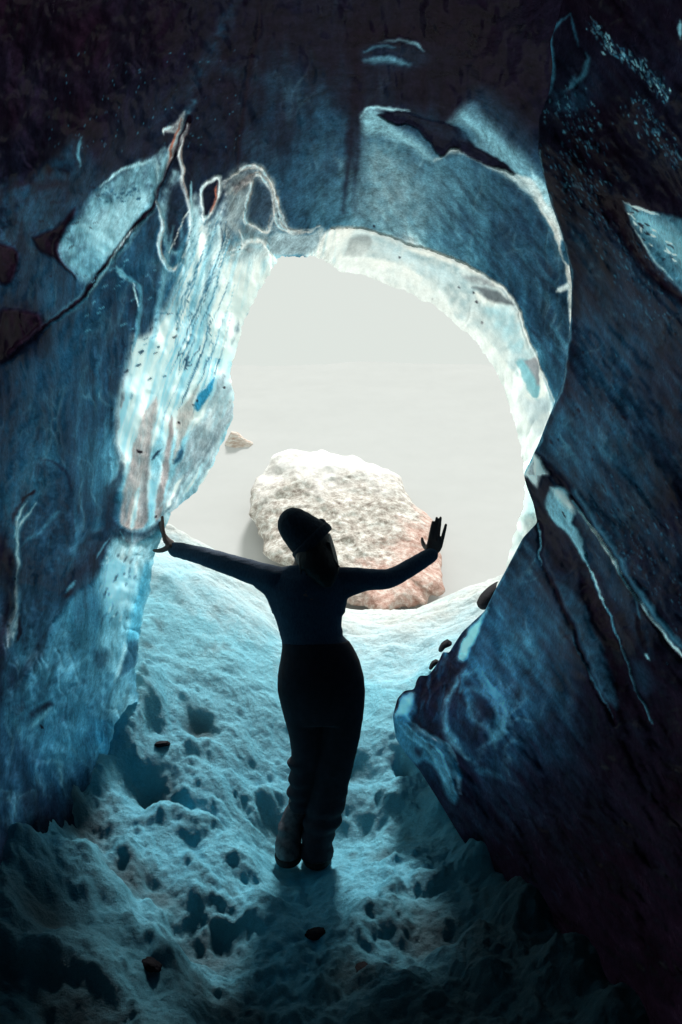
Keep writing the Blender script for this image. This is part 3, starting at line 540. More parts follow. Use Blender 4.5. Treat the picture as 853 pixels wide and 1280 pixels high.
st = fbm((PX + .25*PY)/9, (PY)/120, o=4, seed=201); pale = np.clip((I.col.mean(-1) - 165)/40, 0, 1)
I.col += (np.array((112,182,202.)) - I.col) * (pale * np.clip(.1 + 1.5*st, 0, .6) * (PX < 420))[..., None]
s2_ = fbm(PX/30, PY/30, o=4, seed=207); I.col += (np.array((138,176,186.)) - I.col) * (pale * np.clip(1.4*s2_, 0, .28) * (PX >= 420))[..., None]
I.col += (np.array((96,122,130.)) - I.col) * (.38*np.exp(-((PX-500)/110)**2 - ((PY-235)/80)**2) * np.clip(1 - pale*2, 0, 1) * np.clip((I.col.mean(-1)-45)/30, 0, 1))[..., None]
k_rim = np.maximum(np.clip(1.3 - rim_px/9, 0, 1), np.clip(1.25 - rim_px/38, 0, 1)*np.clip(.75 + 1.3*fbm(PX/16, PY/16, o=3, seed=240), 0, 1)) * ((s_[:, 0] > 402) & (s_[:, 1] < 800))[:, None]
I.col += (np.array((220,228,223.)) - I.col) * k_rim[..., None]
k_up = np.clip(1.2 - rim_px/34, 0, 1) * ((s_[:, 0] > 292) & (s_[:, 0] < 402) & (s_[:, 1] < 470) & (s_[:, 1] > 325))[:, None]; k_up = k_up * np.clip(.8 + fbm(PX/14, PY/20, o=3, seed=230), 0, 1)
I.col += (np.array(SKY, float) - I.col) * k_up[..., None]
def even_backlight(Vb, colr, cen_sign=1.0):
    # tint painted darker where sun strikes the outer face, to even the backlight
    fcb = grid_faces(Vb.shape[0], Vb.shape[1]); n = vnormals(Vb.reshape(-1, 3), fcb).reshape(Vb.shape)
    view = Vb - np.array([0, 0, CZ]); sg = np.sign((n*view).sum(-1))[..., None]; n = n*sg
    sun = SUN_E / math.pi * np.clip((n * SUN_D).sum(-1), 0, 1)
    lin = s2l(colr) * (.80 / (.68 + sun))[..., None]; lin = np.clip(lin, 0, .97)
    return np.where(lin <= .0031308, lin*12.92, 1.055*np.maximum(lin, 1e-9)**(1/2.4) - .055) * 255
I.col = even_backlight(np.stack(W(PX, PY, dep), -1), I.col)
# ---------------------------------------------------------------- vertices
fine = .003*fbm(PX/9, PY/16, o=2, seed=55) + .02*fbm(PX/30, PY/45, o=3, seed=57)
dd = dep * (1 + .0) + I.h + fine
X, Y, Zz = W(PX, PY, dd)
V = np.stack([X, Y + 0*X, Zz], -1)
# cave continues behind the viewer and closes in the dark
ext = []
last = V[:, -1]; cen = np.array([0, 0, 1.4])
for k in range(1, 15):
    u = k / 14; q = last.copy(); q[:, 1] = last[:, 1] * (1-u) + (-5.0) * u
    sc = (1 + .5*math.sin(u*3)) * (1 - max(0, u-.6)/.4*.95); q[:, 0] = last[:, 0] * sc; q[:, 2] = cen[2] + (last[:, 2] - cen[2]) * sc
    ext.append(q)
right_row = (e_[:, 1] > -450) & (e_[:, 0] > 700)
V = np.concatenate([V, np.stack(ext, 1)], 1); nC = V.shape[1]
col = np.concatenate([I.col, np.zeros((NR, 14, 3)) + RC[0]], 1)
fc = grid_faces(NR, nC); ncv = len(D)
keep = np.ones(len(fc), bool); r_i = fc[:, 0] // nC; c_i = fc[:, 0] % nC
keep &= ~(right_row[np.minimum(r_i, NR-1)] & (c_i >= ncv - 1))
co = V.reshape(-1, 3); nrm = vnormals(co, fc); fpx = PX.reshape(-1); 
ii = np.minimum(c_i, ncv-1); FX = PX[r_i, ii]; FY = PY[r_i, ii]
def inside(pts, x, y):
    p = np.array(pts, float); ins = np.zeros(len(x), bool)
    for (x0, y0), (x1, y1) in zip(p, np.roll(p, -1, 0)):
        if y0 != y1: ins ^= ((y0 > y) != (y1 > y)) & (x < (x1-x0)*(y-y0)/(y1-y0) + x0)
    return ins
m_col = inside([(232,270),(262,225),(300,190),(345,205),(365,262),(400,285),(415,330),(325,420),(310,520),(240,660),(220,700),(195,850),(140,850),(120,800),(125,700),(140,620),(143,560),(165,480),(185,400),(215,330)], FX, FY)
m_rim = inside(cB((50,260),(40,100),(90,62),(200,62),(300,96),(430,140),(540,196),(645,262),(675,312),(705,400),(745,500),(800,620),(760,760),(560,1600),(300,1600),(400,400)), FX, FY)
crk = [(700,-3000),(296,-400),(296,0),(274,45),(258,80),(235,140),(222,175),(206,210),(192,250),(172,278),(131,330),(98,375),(55,410),(0,455),(-1200,1000),(-5000,1000),(-5000,-3000)]
m_left = ~inside(crk, FX, FY) & (FX < 330 + 0*FX) & inside([(296,-400),(296,0),(240,200),(235,270),(600,700),(600,3000),(-5000,3000),(-5000,-400)], FX, FY)
G = np.where(m_col, 2, np.where(m_rim, 3, np.where(m_left, 1, 0)))
flat = col.reshape(-1, 3)
for gid, name, kw in [(0, 'ceiling', dict(kind='structure', label='dark rippled ice ceiling vaulting over the cave')), (1, 'wall_left', dict(kind='structure', label='blue ice wall left of the person, below the long crack')),
                      (2, 'ice_column', dict(label='bright fluted translucent ice column touched by the left hand', category='ice formation')),
                      (3, 'ice_arch', dict(label='thin pale clear ice rim curving around the cave opening', category='ice formation'))]:
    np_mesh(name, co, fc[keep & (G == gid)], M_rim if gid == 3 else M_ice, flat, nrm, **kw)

# ------------------------------------------------------------------ right wall, its fold and the buttress
S2 = [((745,-900),(1500,-1500)),((720,-400),(1500,-700)),((704,-60),(1500,-100)),((703,0),(1500,0)),((694,35),(1500,50)),((688,52),(1500,80)),((691,80),(1500,110)),((687,115),(1500,150)),((674,148),(1500,190)),((673,188),(1500,230)),((679,218),(1500,270)),
      ((689,254),(1500,300)),((702,290),(1500,340)),((711,325),(1500,380)),((715,356),(1500,410)),((714,396),(1500,450)),((711,430),(1500,490)),((704,480),(1500,540)),((684,527),(1500,590)),((673,556),(1500,620)),((668,566),(1500,630)),((655,593),(1500,650)),((658,606),(1500,665)),
      ((667,630),(1500,690)),((672,653),(1500,710)),((654,672),(1500,735)),((633,712),(1500,775)),((620,736),(1500,800)),((606,764),(1500,830)),((578,790),(1500,860)),((567,807),(1500,875)),((561,817),(1500,885)),((554,814),(1500,892)),((549,826),(1500,902)),((541,838),(1500,912)),((535,845),(1500,920)),
      ((525,844),(1500,930)),((521,850),(1500,936)),((518,862),(1500,944)),((506,863),(1500,955)),((497,873),(1500,966)),((491,895),(1500,985)),((495,923),(1500,1010)),((508,943),(1500,1035)),((524,962),(1500,1060)),((545,995),(1500,1100)),((575,1045),(1500,1160)),((620,1110),(1450,1260)),((690,1190),(1350,1380)),((800,1320),(1250,1550)),((900,1500),(1150,1750))]
S = np.array([a for a, b in S2], float); E = np.array([b for a, b in S2], float)
NR = 1350; s_, e_ = resample(S, E, NR, .12)
D = np.concatenate([np.arange(0, 380, 1.7), 380 + np.cumsum(np.linspace(3, 60, 22))]); D /= D[-1]
D = D ** 1.0
PX = s_[:, None, 0] + (e_ - s_)[:, None, 0] * D; PY = s_[:, None, 1] + (e_ - s_)[:, None, 1] * D
DEP2 = RBF([(x, y, math.log(d)) for x, y, d in [
 (703,0,2.8),(673,188,3.0),(714,396,3.4),(668,567,3.45),(672,653,3.55),(629,720,3.85),(578,790,4.1),(525,844,4.15),(491,895,4.15),(530,972,3.85),(600,1080,3.45),(690,1190,3.0),(800,1320,2.6),
 (853,100,2.1),(853,400,2.3),(853,700,2.3),(853,1000,2.3),(853,1280,2.2),(700,900,2.95),(600,900,3.5),(560,950,3.7),(760,550,2.7),(700,750,3.2),(760,800,2.7),(1500,0,.9),(1500,1000,.9),(1500,-900,.9),(1000,1500,1.6),(745,-900,1.4),(1100,300,1.5),(1100,1000,1.5)]], reg=2e-3)
dep = np.exp(DEP2(PX, PY))
I = Ice(PX, PY, 11); P, K = I.poly, I.stroke
tones = [(703,0,.03),(760,20,.03),(840,20,.05),(720,120,.16),(690,200,.12),(750,150,.03),(820,130,.1),(780,80,.08),(840,200,.1),(720,200,.04),(760,200,.02),(700,240,.12),(720,300,.22),(760,260,.08),(830,240,.04),(700,330,.2),
 (740,350,.2),(800,380,.17),(850,420,.2),(740,420,.22),(720,500,.27),(690,540,.3),(760,520,.27),(820,480,.17),(850,560,.14),(780,600,.23),(720,580,.33),(850,650,.12),(820,700,.14),(850,750,.12),(760,650,.24),(700,600,.2),
 (665,620,.25),(680,660,.18),(640,740,.33),(660,700,.3),(610,800,.3),(650,800,.36),(690,780,.25),(700,700,.1),(730,760,.05),(690,860,.26),(640,880,.3),(600,860,.33),(560,880,.14),(540,860,.1),(600,940,.25),(640,930,.24),(680,930,.17),(560,960,.1),(580,1000,.13),(640,1000,.12),
 (700,980,.1),(760,880,.07),(780,950,.03),(850,900,.02),(850,1000,.0),(700,1060,.03),(640,1080,.05),(760,1100,.0),(700,1180,.01),(850,1200,0),(620,1150,.02),(1000,300,.0),(1000,700,0),(1000,1100,0),(760,840,.06),(800,780,.1),(850,840,.06),(500,900,.5),(530,960,.3)]
b0 = idw(tones, I.wx, I.wy, 3.2, 10)
u = PX*math.cos(.95)+PY*math.sin(.95); w = -PX*math.sin(.95)+PY*math.cos(.95)
n_big = fbm(u/130, w/60, o=4, seed=14); n_st = fbm(u/60, w/9, o=4, seed=18); n_f = fbm(u/16, w/5, o=3, seed=19)
I.col = ramp(np.clip(b0*1.15*(1+.5*n_big+.5*n_st+.25*n_f)+.03*n_st, 0, 1)); I.h += .13*n_big + .004*n_st
veins(I, u, w*1.6, 160, .30, .010)
# lobe and painted sparkle bands at the top
P(TR((532,90),(545,58),(578,32),(592,80),(622,140),(612,190),(582,222),(545,205),(535,150)), .12, 3, .8, tex=.6, h=-.02)
K(TR((525,230),(537,160),(530,95),(545,62),(578,34)), 2.2, .5, 1.6, .9); K(TR((578,34),(592,85),(600,110)), 1.6, .45, 1.5, .9); K(TR((618,130),(622,150),(600,200),(560,225)), 2.4, .52, 2, .9); K(TR((590,190),(580,212)), 3, .55, 3, .6)
P(TR((530,220),(580,225),(620,240),(600,280),(540,270)), .32, 4, .6, tex=2)
def sparkle(path, wd, n, seed, v=(.5,.6,.4)):  # scatters painted glints and dark flecks along a path
    r = random.Random(seed); q = catmull(path, 60)
    for _ in range(n):
        x, y = q[r.randrange(60)]; x += r.gauss(0, wd); y += r.gauss(0, wd)
        l = r.uniform(.5, 4); I.stroke([(x, y), (x+l*.6, y+l)], r.uniform(.4, 1.1), r.choice(v), .6, r.uniform(.4, 1), h=-.006, taper=False)
K(TR((630,60),(680,120),(740,160),(820,240)), 8, .22, 7, .6, tex=1.4)
sparkle(TR((630,60),(680,120),(740,155),(820,240)), 5, 260, 1, (.5,.66,.4,.75)); sparkle(TR((740,230),(780,320),(850,400)), 9, 130, 2)
sparkle(TR((540,240),(600,300),(620,380),(600,480)), 14, 170, 3); sparkle(TR((540,380),(600,500),(700,620),(800,760)), 16, 260, 4, (.4,.33,.5)); sparkle(TR((620,480),(700,560),(780,680),(840,800)), 20, 200, 5, (.4,.33,.05,.02))
sparkle(MR((600,60),(640,200),(700,400),(800,600)), 34, 380, 6, (.36,.3,.06,.42)); sparkle(MR((640,350),(780,600),(850,700)), 22, 140, 16, (.36,.45,.06))
for k in range(90):
    r = random.Random(4000+k); x = r.uniform(690,860); y = r.uniform(200,640); l = r.uniform(15,60)
    K([(x,y),(x+l*.62,y+l)], r.uniform(1,4), r.choice([.3,.08,.05,.34,.1]), 3, r.uniform(.2,.5), tex=1)
# blue window at the right edge
P(TR((650,488),(720,498),(760,520),(720,560),(760,640),(820,700),(870,740),(870,760),(790,700),(720,620),(690,560),(660,520)), .0, 4, .95, h=.03)
P(TR((705,500),(760,518),(870,560),(880,730),(825,690),(780,640),(742,570)), .62, 2.5, .95, tex=.5, h=-.02)
P(TR((720,505),(780,530),(870,600),(880,680),(800,600),(740,550)), .74, 6, .7)
K(TR((705,500),(760,515),(800,530)), 1.4, .9, 1); K(TR((735,560),(785,640),(830,690)), 1.3, .85, 1, tex=.8); K(TR((848,50),(852,95)), 2.5, .7, 1.5)
for k in range(26):
    r = random.Random(70+k); x = r.uniform(710,840); y = 500+(x-710)*1.1+r.uniform(-20,40); K(TR((x,y),(x+r.uniform(4,14),y+r.uniform(0,10))), 1, r.choice([.95,.1,.05]), .7, .9, taper=False)
# thin pale lip along the silhouette
q = [tuple(p) for p in np.array(S2, dtype=object)[9:20, 0]]
K([(x+.6, y) for x, y in q], 1.0, .62, .8, .8, taper=False)
K([(x+6, y) for x, y in q], 5, .05, 4, .5)
# crest, pale leaf, folds
P(cD((225,85),(300,180),(260,185),(245,240),(205,195),(180,180),(210,120)), .9, 1.5, 1, h=-.02); P(cD((225,110),(240,185),(205,180)), (150,158,162), 1.2, .9); K(cD((228,88),(185,180)), 1.4, (90,170,190), 1); K(cD((225,90),(238,185)), 1.2, .97, .8)
P(cD((245,190),(290,185),(300,215),(275,280),(245,245)), .12, 2, .95, tex=.4)
P(cD((230,85),(300,140),(370,215),(420,300),(400,290),(330,230),(290,185)), .07, 3, .9, h=.03)
P(cD((180,185),(205,200),(245,245),(270,290),(300,360),(380,440),(430,520),(490,640),(545,760),(600,900),(560,900),(480,800),(420,640),(350,560),(262,470),(240,340)), .1, 3, .9, tex=.5, h=.03)
P(cD((420,600),(480,640),(540,760),(600,920),(660,1080),(720,1214),(600,1214),(575,1100),(500,900),(430,720)), .02, 4, .9, h=.02)
P(cD((295,235),(340,232),(390,270),(410,330),(390,380),(430,440),(445,500),(452,560),(410,490),(370,430),(310,370),(275,310),(285,270)), .70, 2, 1, h=-.03, streak=(1.0,50,8,.3))
P(cD((300,240),(350,240),(395,290),(400,340),(350,300)), .93, 4, .9); P(cD((375,270),(400,280),(420,310),(400,320),(380,290)), (150,146,152), 1.5, .8)
K(cD((390,330),(430,340),(455,400),(440,430)), 2, .6, 1.5, .8, tex=.6); K(cD((350,335),(362,360)), .9, .1, .6)
P(cD((400,320),(470,400),(560,560),(640,700),(700,800),(720,960),(640,840),(560,700),(470,560),(440,480)), .27, 5, .85, tex=.5)
K(cD((385,265),(440,340),(500,430),(560,520),(630,640),(720,770),(853,960)), 3.2, .04, 2, .95, h=.04, taper=False)
K(cD((390,290),(450,370),(500,450),(560,540),(630,660),(700,750),(853,945)), 1.5, .82, .9, .95, h=-.03, taper=False); K(cD((430,340),(490,430),(540,510),(600,600)), 1.6, .97, .9)  # fold lines with white glints painted on
K(cD((400,250),(460,340),(560,500),(640,620),(720,740),(870,930)), 3.4, .46, 3, .85, h=-.02, taper=False); K(cD((640,640),(740,770),(870,930)), 4, .5, 3, .6)
K(cD((445,520),(470,610),(540,760),(600,920),(660,1080),(730,1230)), 1.1, .55, .8, .95, h=-.02, taper=False); K(cD((450,560),(480,620),(530,740)), 1, .8, .7)
K(cD((640,660),(680,800),(700,930),(710,960)), 1.2, .5, 1, .8); P(cD((650,760),(680,790),(705,900),(700,930),(670,860)), .02, 1.5, .9); K(cD((695,930),(712,958)), 1.8, .75, 1)
P(cD((640,960),(690,980),(725,1060),(700,1110),(660,1040)), .3, 6, .7)
K(cD((243,380),(262,470),(255,520),(310,640),(370,780),(430,920),(500,1090),(570,1230)), 3, .02, 2, .95, h=.03, taper=False)
K(cD((240,380),(258,460),(248,510),(262,560)), 1, .7, .8); K(cD((380,860),(430,960),(500,1090),(560,1214)), 1, .5, .8, .8, h=-.015)
P(cD((330,630),(380,650),(430,720),(460,820),(510,910),(545,1000),(575,1110),(575,1170),(500,1090),(440,940),(390,800),(350,700)), .42, 3, .9, tex=.4, h=-.01)
K(cD((440,740),(470,830),(520,920)), 2.5, .5, 3, .5)
P(cD((250,480),(330,590),(400,620),(420,720),(380,650),(320,620),(270,560)), .24, 4, .7)
# buttress face
K([(672,654),(654,672),(633,712),(620,736),(606,764),(590,806)], 1.1, .55, .9, .8)
P(cG((670,20),(820,80),(820,620),(700,500),(560,480),(500,420),(560,250)), .33, 14, .5, tex=1)
for q, wd, v in [(((520,540),(420,600),(350,720),(340,850),(400,960),(480,1040)), 6, .55), (((540,580),(640,680),(700,800),(660,900),(600,960)), 6, .52), (((480,700),(520,820),(620,900),(640,980)), 4, .5), (((430,660),(500,640),(600,700),(650,820),(620,930),(540,990)), 2.4, .48), (((520,1110),(600,1120),(680,1150)), 4, .36), (((560,1180),(640,1190),(700,1240)), 2, .1)]:
    K(cG(*q), wd*.8, v+.1, 3.5, .95, tex=.5, h=-.008)
for c, rr in [((520,900),(60,90)),((560,760),(50,70))]:
    P(cG(*[(c[0]+rr[0]*math.cos(a), c[1]+rr[1]*math.sin(a)) for a in np.linspace(0,6.28,9)[:-1]]), .12, 8, .7, tex=.8)
K(cG((800,230),(760,380),(720,460)), 2, .4, 6, .4); P(cD((140,780),(200,830),(250,940),(240,1060),(200,950)), .42, 10, .6, tex=1)
P(cD((180,740),(300,760),(370,830),(300,820)), .4, 10, .5, tex=1)
for k in range(90):
    r = random.Random(7000+k); x = r.uniform(560,800); y = r.uniform(700,1120); l = r.uniform(20,70)
    K([(x,y),(x+l*.6,y+l)], r.uniform(1,5), r.choice([.28,.1,.08,.2,.03]), 4, r.uniform(.15,.4)*min(1,(1300-y)/400), tex=1)
for k in range(60):   # glints painted on the dark lower wall
    r = random.Random(7600+k); x = r.uniform(570,760); y = r.uniform(940,1120); l = r.uniform(6,24)
    K([(x,y),(x+l*.55,y+l)], r.uniform(.4,.9), .22, .8, .5)
# jagged dark ridge with its pale flowing lip
P(cG((560,230),(600,180),(500,400),(470,480),(430,470),(440,400),(480,320)), .72, 2, .95, h=-.02); P(cG((350,430),(370,470),(345,520),(330,510)), .6, 1.5, .8)
P(cG((450,320),(480,320),(440,400),(430,470),(480,500),(400,620),(350,720),(335,850),(370,960),(430,1060),(520,1150),(520,1180),(430,1100),(330,950),(240,890),(150,860),(190,740),(210,640),(250,570),(320,480),(375,440),(400,400)), .08, 3, .9, tex=.3, h=.02)
for k in range(26):
    r = random.Random(8000+k); x = r.uniform(200,460); y = r.uniform(480,800); K(cG((x,y),(x-r.uniform(0,30),y+r.uniform(40,130))), r.uniform(.5,1.6), r.choice([.3,.36,.02,.24]), 1.2, .7)
P(cG((110,690),(170,655),(180,690),(150,760),(100,800),(60,800),(90,740)), .72, 2, .95, tex=.5, h=-.02); K(cG((60,800),(85,700),(120,658),(170,652)), 2.2, .02, 1.2)
P(cG((50,810),(100,800),(160,860),(240,890),(320,950),(380,1030),(430,1110),(440,1160),(400,1160),(430,1280),(380,1280),(300,1100),(240,1060),(200,1080),(130,1020),(70,930)), .5, 2.5, .95, h=-.02)
for k in range(22):
    o = k*9; r = random.Random(8100+k)
    K(cG((70+o*.5,820+o*.12),(150+o*.55,930-o*.15),(260+o*.6,1010-o*.2),(330+o*.5,1130-o*.1),(390+o*.3,1250)), r.uniform(.5,1.8), r.choice([.64,.7,.2,.12,.55]), 1.1, .75, tex=.7)
P(cG((180,980),(220,1000),(210,1040),(180,1010)), .1, 3, .7); P(cG((250,955),(290,975),(270,985)), .08, 2, .7)
I.col = even_backlight(np.stack(W(PX, PY, dep), -1), I.col)
I.col *= (1 + .6*np.exp(-((PX-590)/90)**2 - ((PY-890)/120)**2))[..., None]; I.col = np.clip(I.col, 0, 225)  # buttress colour lifted to stand in for weak backlight
fine = .003*fbm(u/12, w/6, o=3, seed=65) + .018*fbm(u/45, w/22, o=3, seed=67)
dd = dep + I.h + fine
X, Y, Zz = W(PX, PY, dd); V = np.stack([X, Y, Zz], -1)
NB = 9; back = []                               # the flank turns away behind its edge
ev = (e_ - s_); ev /= np.linalg.norm(ev, axis=1)[:, None]
for k in range(NB, 0, -1):
    uu = k/NB; sh = 4*math.sqrt(uu)+26*uu**2; dq = dd[:, 0] + .02*uu + .55*uu**1.5
    back.append(np.stack(W(s_[:, 0] + ev[:, 0]*sh, s_[:, 1] + ev[:, 1]*sh, dq), -1))
ext = []; last = V[:, -1]
for k in range(1, 15):
    uu = k/14; q = last.copy(); q[:, 1] = last[:, 1]*(1-uu) + (-5.0)*uu; sc = (1+.5*math.sin(uu*3)) * (1 - max(0, uu-.6)/.4*.95); q[:, 0] = last[:, 0]*sc; q[:, 2] = 1.4+(last[:, 2]-1.4)*sc; ext.append(q)
V = np.concatenate([np.stack(back, 1), V, np.stack(ext, 1)], 1); nC = V.shape[1]
col = np.concatenate([np.repeat(I.col[:, :1], NB, 1), I.col, np.zeros((NR, 14, 3)) + RC[0]], 1)
co = V.reshape(-1, 3); fc = grid_faces(NR, nC); nrm = vnormals(co, fc); r_i = fc[:, 0]//nC; c_i = np.clip(fc[:, 0] % nC - NB, 0, len(D)-1)
FX = PX[r_i, c_i]; FY = PY[r_i, c_i]
m_but = inside([(640,640),(672,652)] + cD((258,460),(250,510),(310,640),(370,780),(430,920),(500,1090),(570,1230)) + [(770,905),(790,960),(700,1010),(640,1110),(400,1110),(400,700)], FX, FY)
m_fold = inside(cD((100,150),(225,80),(300,140),(390,250),(450,345),(560,515),(640,640),(853,950),(900,1100),(760,1230)) + [(790,960)] + cD((560,1214),(500,1090),(430,920),(370,780),(310,640),(250,510),(258,460),(243,375)), FX, FY) & ~m_but
G = np.where(m_but, 1, np.where(m_fold, 2, 0)); flat = col.reshape(-1, 3)
for gid, name, kw in [(0, 'wall_right', dict(kind='structure', label='dark speckled ice wall bulging in from the right')),
                      (1, 'ice_buttress', dict(label='low navy ice buttress with jagged ridge beside the snow', category='ice formation')),
                      (2, 'ice_fold', dict(label='sharp folded ice fin with pale leaf-shaped window running down the right wall', category='ice formation'))]:
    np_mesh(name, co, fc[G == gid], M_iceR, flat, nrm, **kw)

hx, hs_ = np.meshgrid(np.linspace(-75, 75, 240), np.linspace(0, 1, 160))
rid = 46 + 1.6*fbm(hx*.05, hx*0, o=3, seed=33) + .5*fbm(hx*.3, hx*0, o=3, seed=34) - .004*hx*hx; hy = 24 + (rid - 24)*hs_
hz_ = -2.1 + .56*(hy - 24.2) + .05*fbm(hx*.35, hy*.35, o=4, seed=35)
M_hill = simple_mat('bright_hill_snow', (.578,.588,.581), (.594,.604,.597), 1.2, .9, 0., .01, spec=0.)
np_mesh('snow_hill', np.stack([hx, hy, hz_], -1).reshape(-1, 3), grid_faces(*hx.shape), M_hill, kind='structure', label='bright snow hillside outside the cave')
# ------------------------------------------------------------------ rocks
def blob_rock(name, outline, Y, thick, mat, seed, n=90, rough=.1, lean=0., **kw):
    """solid boulder or outcrop whose front outline is given; front bulges to the viewer, back closes it"""
    o = catmull(list(outline) + [outline[0]], 181)[:-1]; c = o.mean(0); rings = []
    m = n // 2
    rj = 1 + .035*fbm(np.arange(180)/2.2, np.zeros(180), o=4, seed=seed) * (np.abs(np.arange(180)-90) < 86)
    for k in list(range(1, m+1)):
        t = k/m; rings.append((t, -1))
    for k in range(m-1, 0, -3): rings.append((k/m, 1))
    vs = []
    for t, sgn in rings:
        p = c + (o - c) * (t * rj)[:, None]
        Yp = Y + lean*(o[:, 1].max() - p[:, 1]); x, _, z = W(p[:, 0], p[:, 1], Yp); y = Yp + sgn * thick * np.sqrt(max(0, 1 - t**3)) * np.ones(len(p))
        s = 1/ (thick*1.3 + 1e-6)
        nn = fbm(x*s, z*s, y*s*.5, o=5, seed=seed, ridged=True)
        y = y - sgn * -1 * 0 + (-nn * rough) * (1 if sgn < 0 else .5)
        vs.append(np.stack([x, y, z], -1))
    k = len(vs); co = np.concatenate(vs + [np.array([W(c[0], c[1], Y - thick)]), np.array([W(c[0], c[1], Y + thick)])])
    co[-2] = vs[0].mean(0); co[-1] = vs[-1].mean(0); i = np.arange(180); j = (i+1) % 180; fc = []
    for a in range(k-1): fc.append(np.stack([a*180+i, a*180+j, (a+1)*180+j, (a+1)*180+i], 1))
    fc = np.concatenate(fc); t0 = np.stack([i*0+k*180, j, i, i], 1); 
    me = bpy.data.meshes.new(name); F_ = fc.tolist() + [[k*180, int(b), int(a)] for a, b in zip(i, j)] + [[k*180+1, (k-1)*180+int(a), (k-1)*180+int(b)] for a, b in zip(i, j)]
    me.from_pydata(co.tolist(), [], F_); me.polygons.foreach_set('use_smooth', np.ones(len(me.polygons), bool)); me.update()
    return link(name, me, mat, **kw)
def cliff_material():
    m, t, N, Lk = nt('weathered_red_rock'); tc = N('ShaderNodeTexCoord'); geo = N('ShaderNodeNewGeometry'); sp = N('ShaderNodeSeparateXYZ'); Lk(geo.outputs['Position'], sp.inputs[0])
    n1 = N('ShaderNodeTexNoise', i_Scale=3.6, i_Detail=12., i_Roughness=.8); Lk(tc.outputs['Object'], n1.inputs['Vector'])
    n2 = N('ShaderNodeTexNoise', i_Scale=.8, i_Detail=6., i_Roughness=.65); Lk(tc.outputs['Object'], n2.inputs['Vector'])
    c1 = N('ShaderNodeValToRGB'); e = c1.color_ramp; e.elements[0].position = .38; e.elements[0].color = (.22,.17,.14,1); e.elements[1].position = .6; e.elements[1].color = (.90,.90,.85,1)
    x = e.elements.new(.5); x.color = (.58,.53,.47,1); Lk(n1.outputs[0], c1.inputs[0])
    c2 = N('ShaderNodeValToRGB'); e = c2.color_ramp; e.elements[0].position = .38; e.elements[0].color = (.40,.20,.15,1); e.elements[1].position = .6; e.elements[1].color = (.84,.72,.65,1); x = e.elements.new(.5); x.color = (.64,.42,.35,1); Lk(n1.outputs[0], c2.inputs[0])
    # lower right of the cliff is bare red stone, the rest is frosted
    ma = N('ShaderNodeMath', operation='MULTIPLY_ADD', i_1=.9, i_2=.0); Lk(sp.outputs['X'], ma.inputs[0]); mb = N('ShaderNodeMath', operation='SUBTRACT'); Lk(ma.outputs[0], mb.inputs[0]); Lk(sp.outputs['Z'], mb.inputs[1])
    mc = N('ShaderNodeMath', operation='ADD'); n2s = N('ShaderNodeMapRange', i_1=.3, i_2=.7, i_3=-1., i_4=1.); Lk(n2.outputs[0], n2s.inputs[0]); Lk(mb.outputs[0], mc.inputs[0]); Lk(n2s.outputs[0], mc.inputs[1])
    mr = N('ShaderNodeMapRange', i_1=.5, i_2=1.6); Lk(mc.outputs[0], mr.inputs[0])
    mx = N('ShaderNodeMix', data_type='RGBA'); Lk(mr.outputs[0], mx.inputs[0]); Lk(c1.outputs[0], mx.inputs[6]); Lk(c2.outputs[0], mx.inputs[7])
    # haze over the top, painted as a fade to white
    md = N('ShaderNodeMath', operation='ADD'); Lk(sp.outputs['Z'], md.inputs[0]); Lk(n2s.outputs[0], md.inputs[1]); ms = N('ShaderNodeMapRange', i_1=1.9, i_2=4.6); Lk(md.outputs[0], ms.inputs[0])
    mw = N('ShaderNodeMix', data_type='RGBA'); Lk(ms.outputs[0], mw.inputs[0]); Lk(mx.outputs[2], mw.inputs[6]); mw.inputs[7].default_value = (1.,1.,.98,1)
    pr = N('ShaderNodeBsdfPrincipled', i_Roughness=.9); Lk(mw.outputs[2], pr.inputs['Base Color']); bp = N('ShaderNodeBump', i_Strength=.5, i_Distance=.12); Lk(n1.outputs[0], bp.inputs['Height']); Lk(bp.outputs[0], pr.inputs['Normal'])
    o = N('ShaderNodeOutputMaterial'); Lk(pr.outputs[0], o.inputs[0]); return m
M_cliff = cliff_material(); M_dark = simple_mat('wet_dark_stone', (.008,.007,.01), (.02,.019,.024), 9, .7, .6, .01, spec=.05)
out = cE((240,95),(215,110),(200,150),(165,185),(150,215),(142,245),(148,275),(140,300),(160,330),(168,360),(185,385),(190,425),(215,450),(260,470),(330,520),(420,560),(470,598),(530,608),(560,628),(590,632),(640,606),(670,608),(700,598),(722,600),(738,566),(760,572),(782,552),(775,500),(778,450),(760,400),(750,330),(720,295),(690,275),(660,230),(640,180),(590,150),(530,130),(490,108),(430,105),(380,90),(330,95),(280,85))
blob_rock('rock_cliff', out, 23.6, 1.5, M_cliff, 3, n=110, rough=.6, lean=.047, label='frosted rock cliff with painted haze at the top and bare reddish lower edge, seen through the opening', category='rock cliff')
M_out = simple_mat('banded_tan_rock', (.45,.30,.22), (.84,.82,.76), 4.5, .9, .4, .05, stretch=(.5,1,2.2))
blob_rock('rock_outcrop', cC((735,385),(770,392),(800,420),(840,440),(850,470),(820,490),(815,530),(780,550),(720,550),(680,525),(672,500),(700,460),(710,430)), 36.5, .5, M_out, 8, n=40, rough=.15, label='small tan banded rock outcrop near the ice column, left of the big cliff', category='rock')
blob_rock('boulder', cG((655,30),(610,60),(560,110),(535,155),(540,178),(565,190),(600,150),(640,90)), 5.25, .12, M_dark, 5, n=30, rough=.02, label='black boulder poking out behind the buttress edge, largest of the dark stones', category='stone')
blob_rock('stone', cG((365,360),(388,378),(380,395),(345,410),(325,432),(312,425),(330,385)), 4.9, .05, M_dark, 6, n=24, rough=.01, label='small dark stone on snow above the jagged ridge, upper of the two', category='stone')
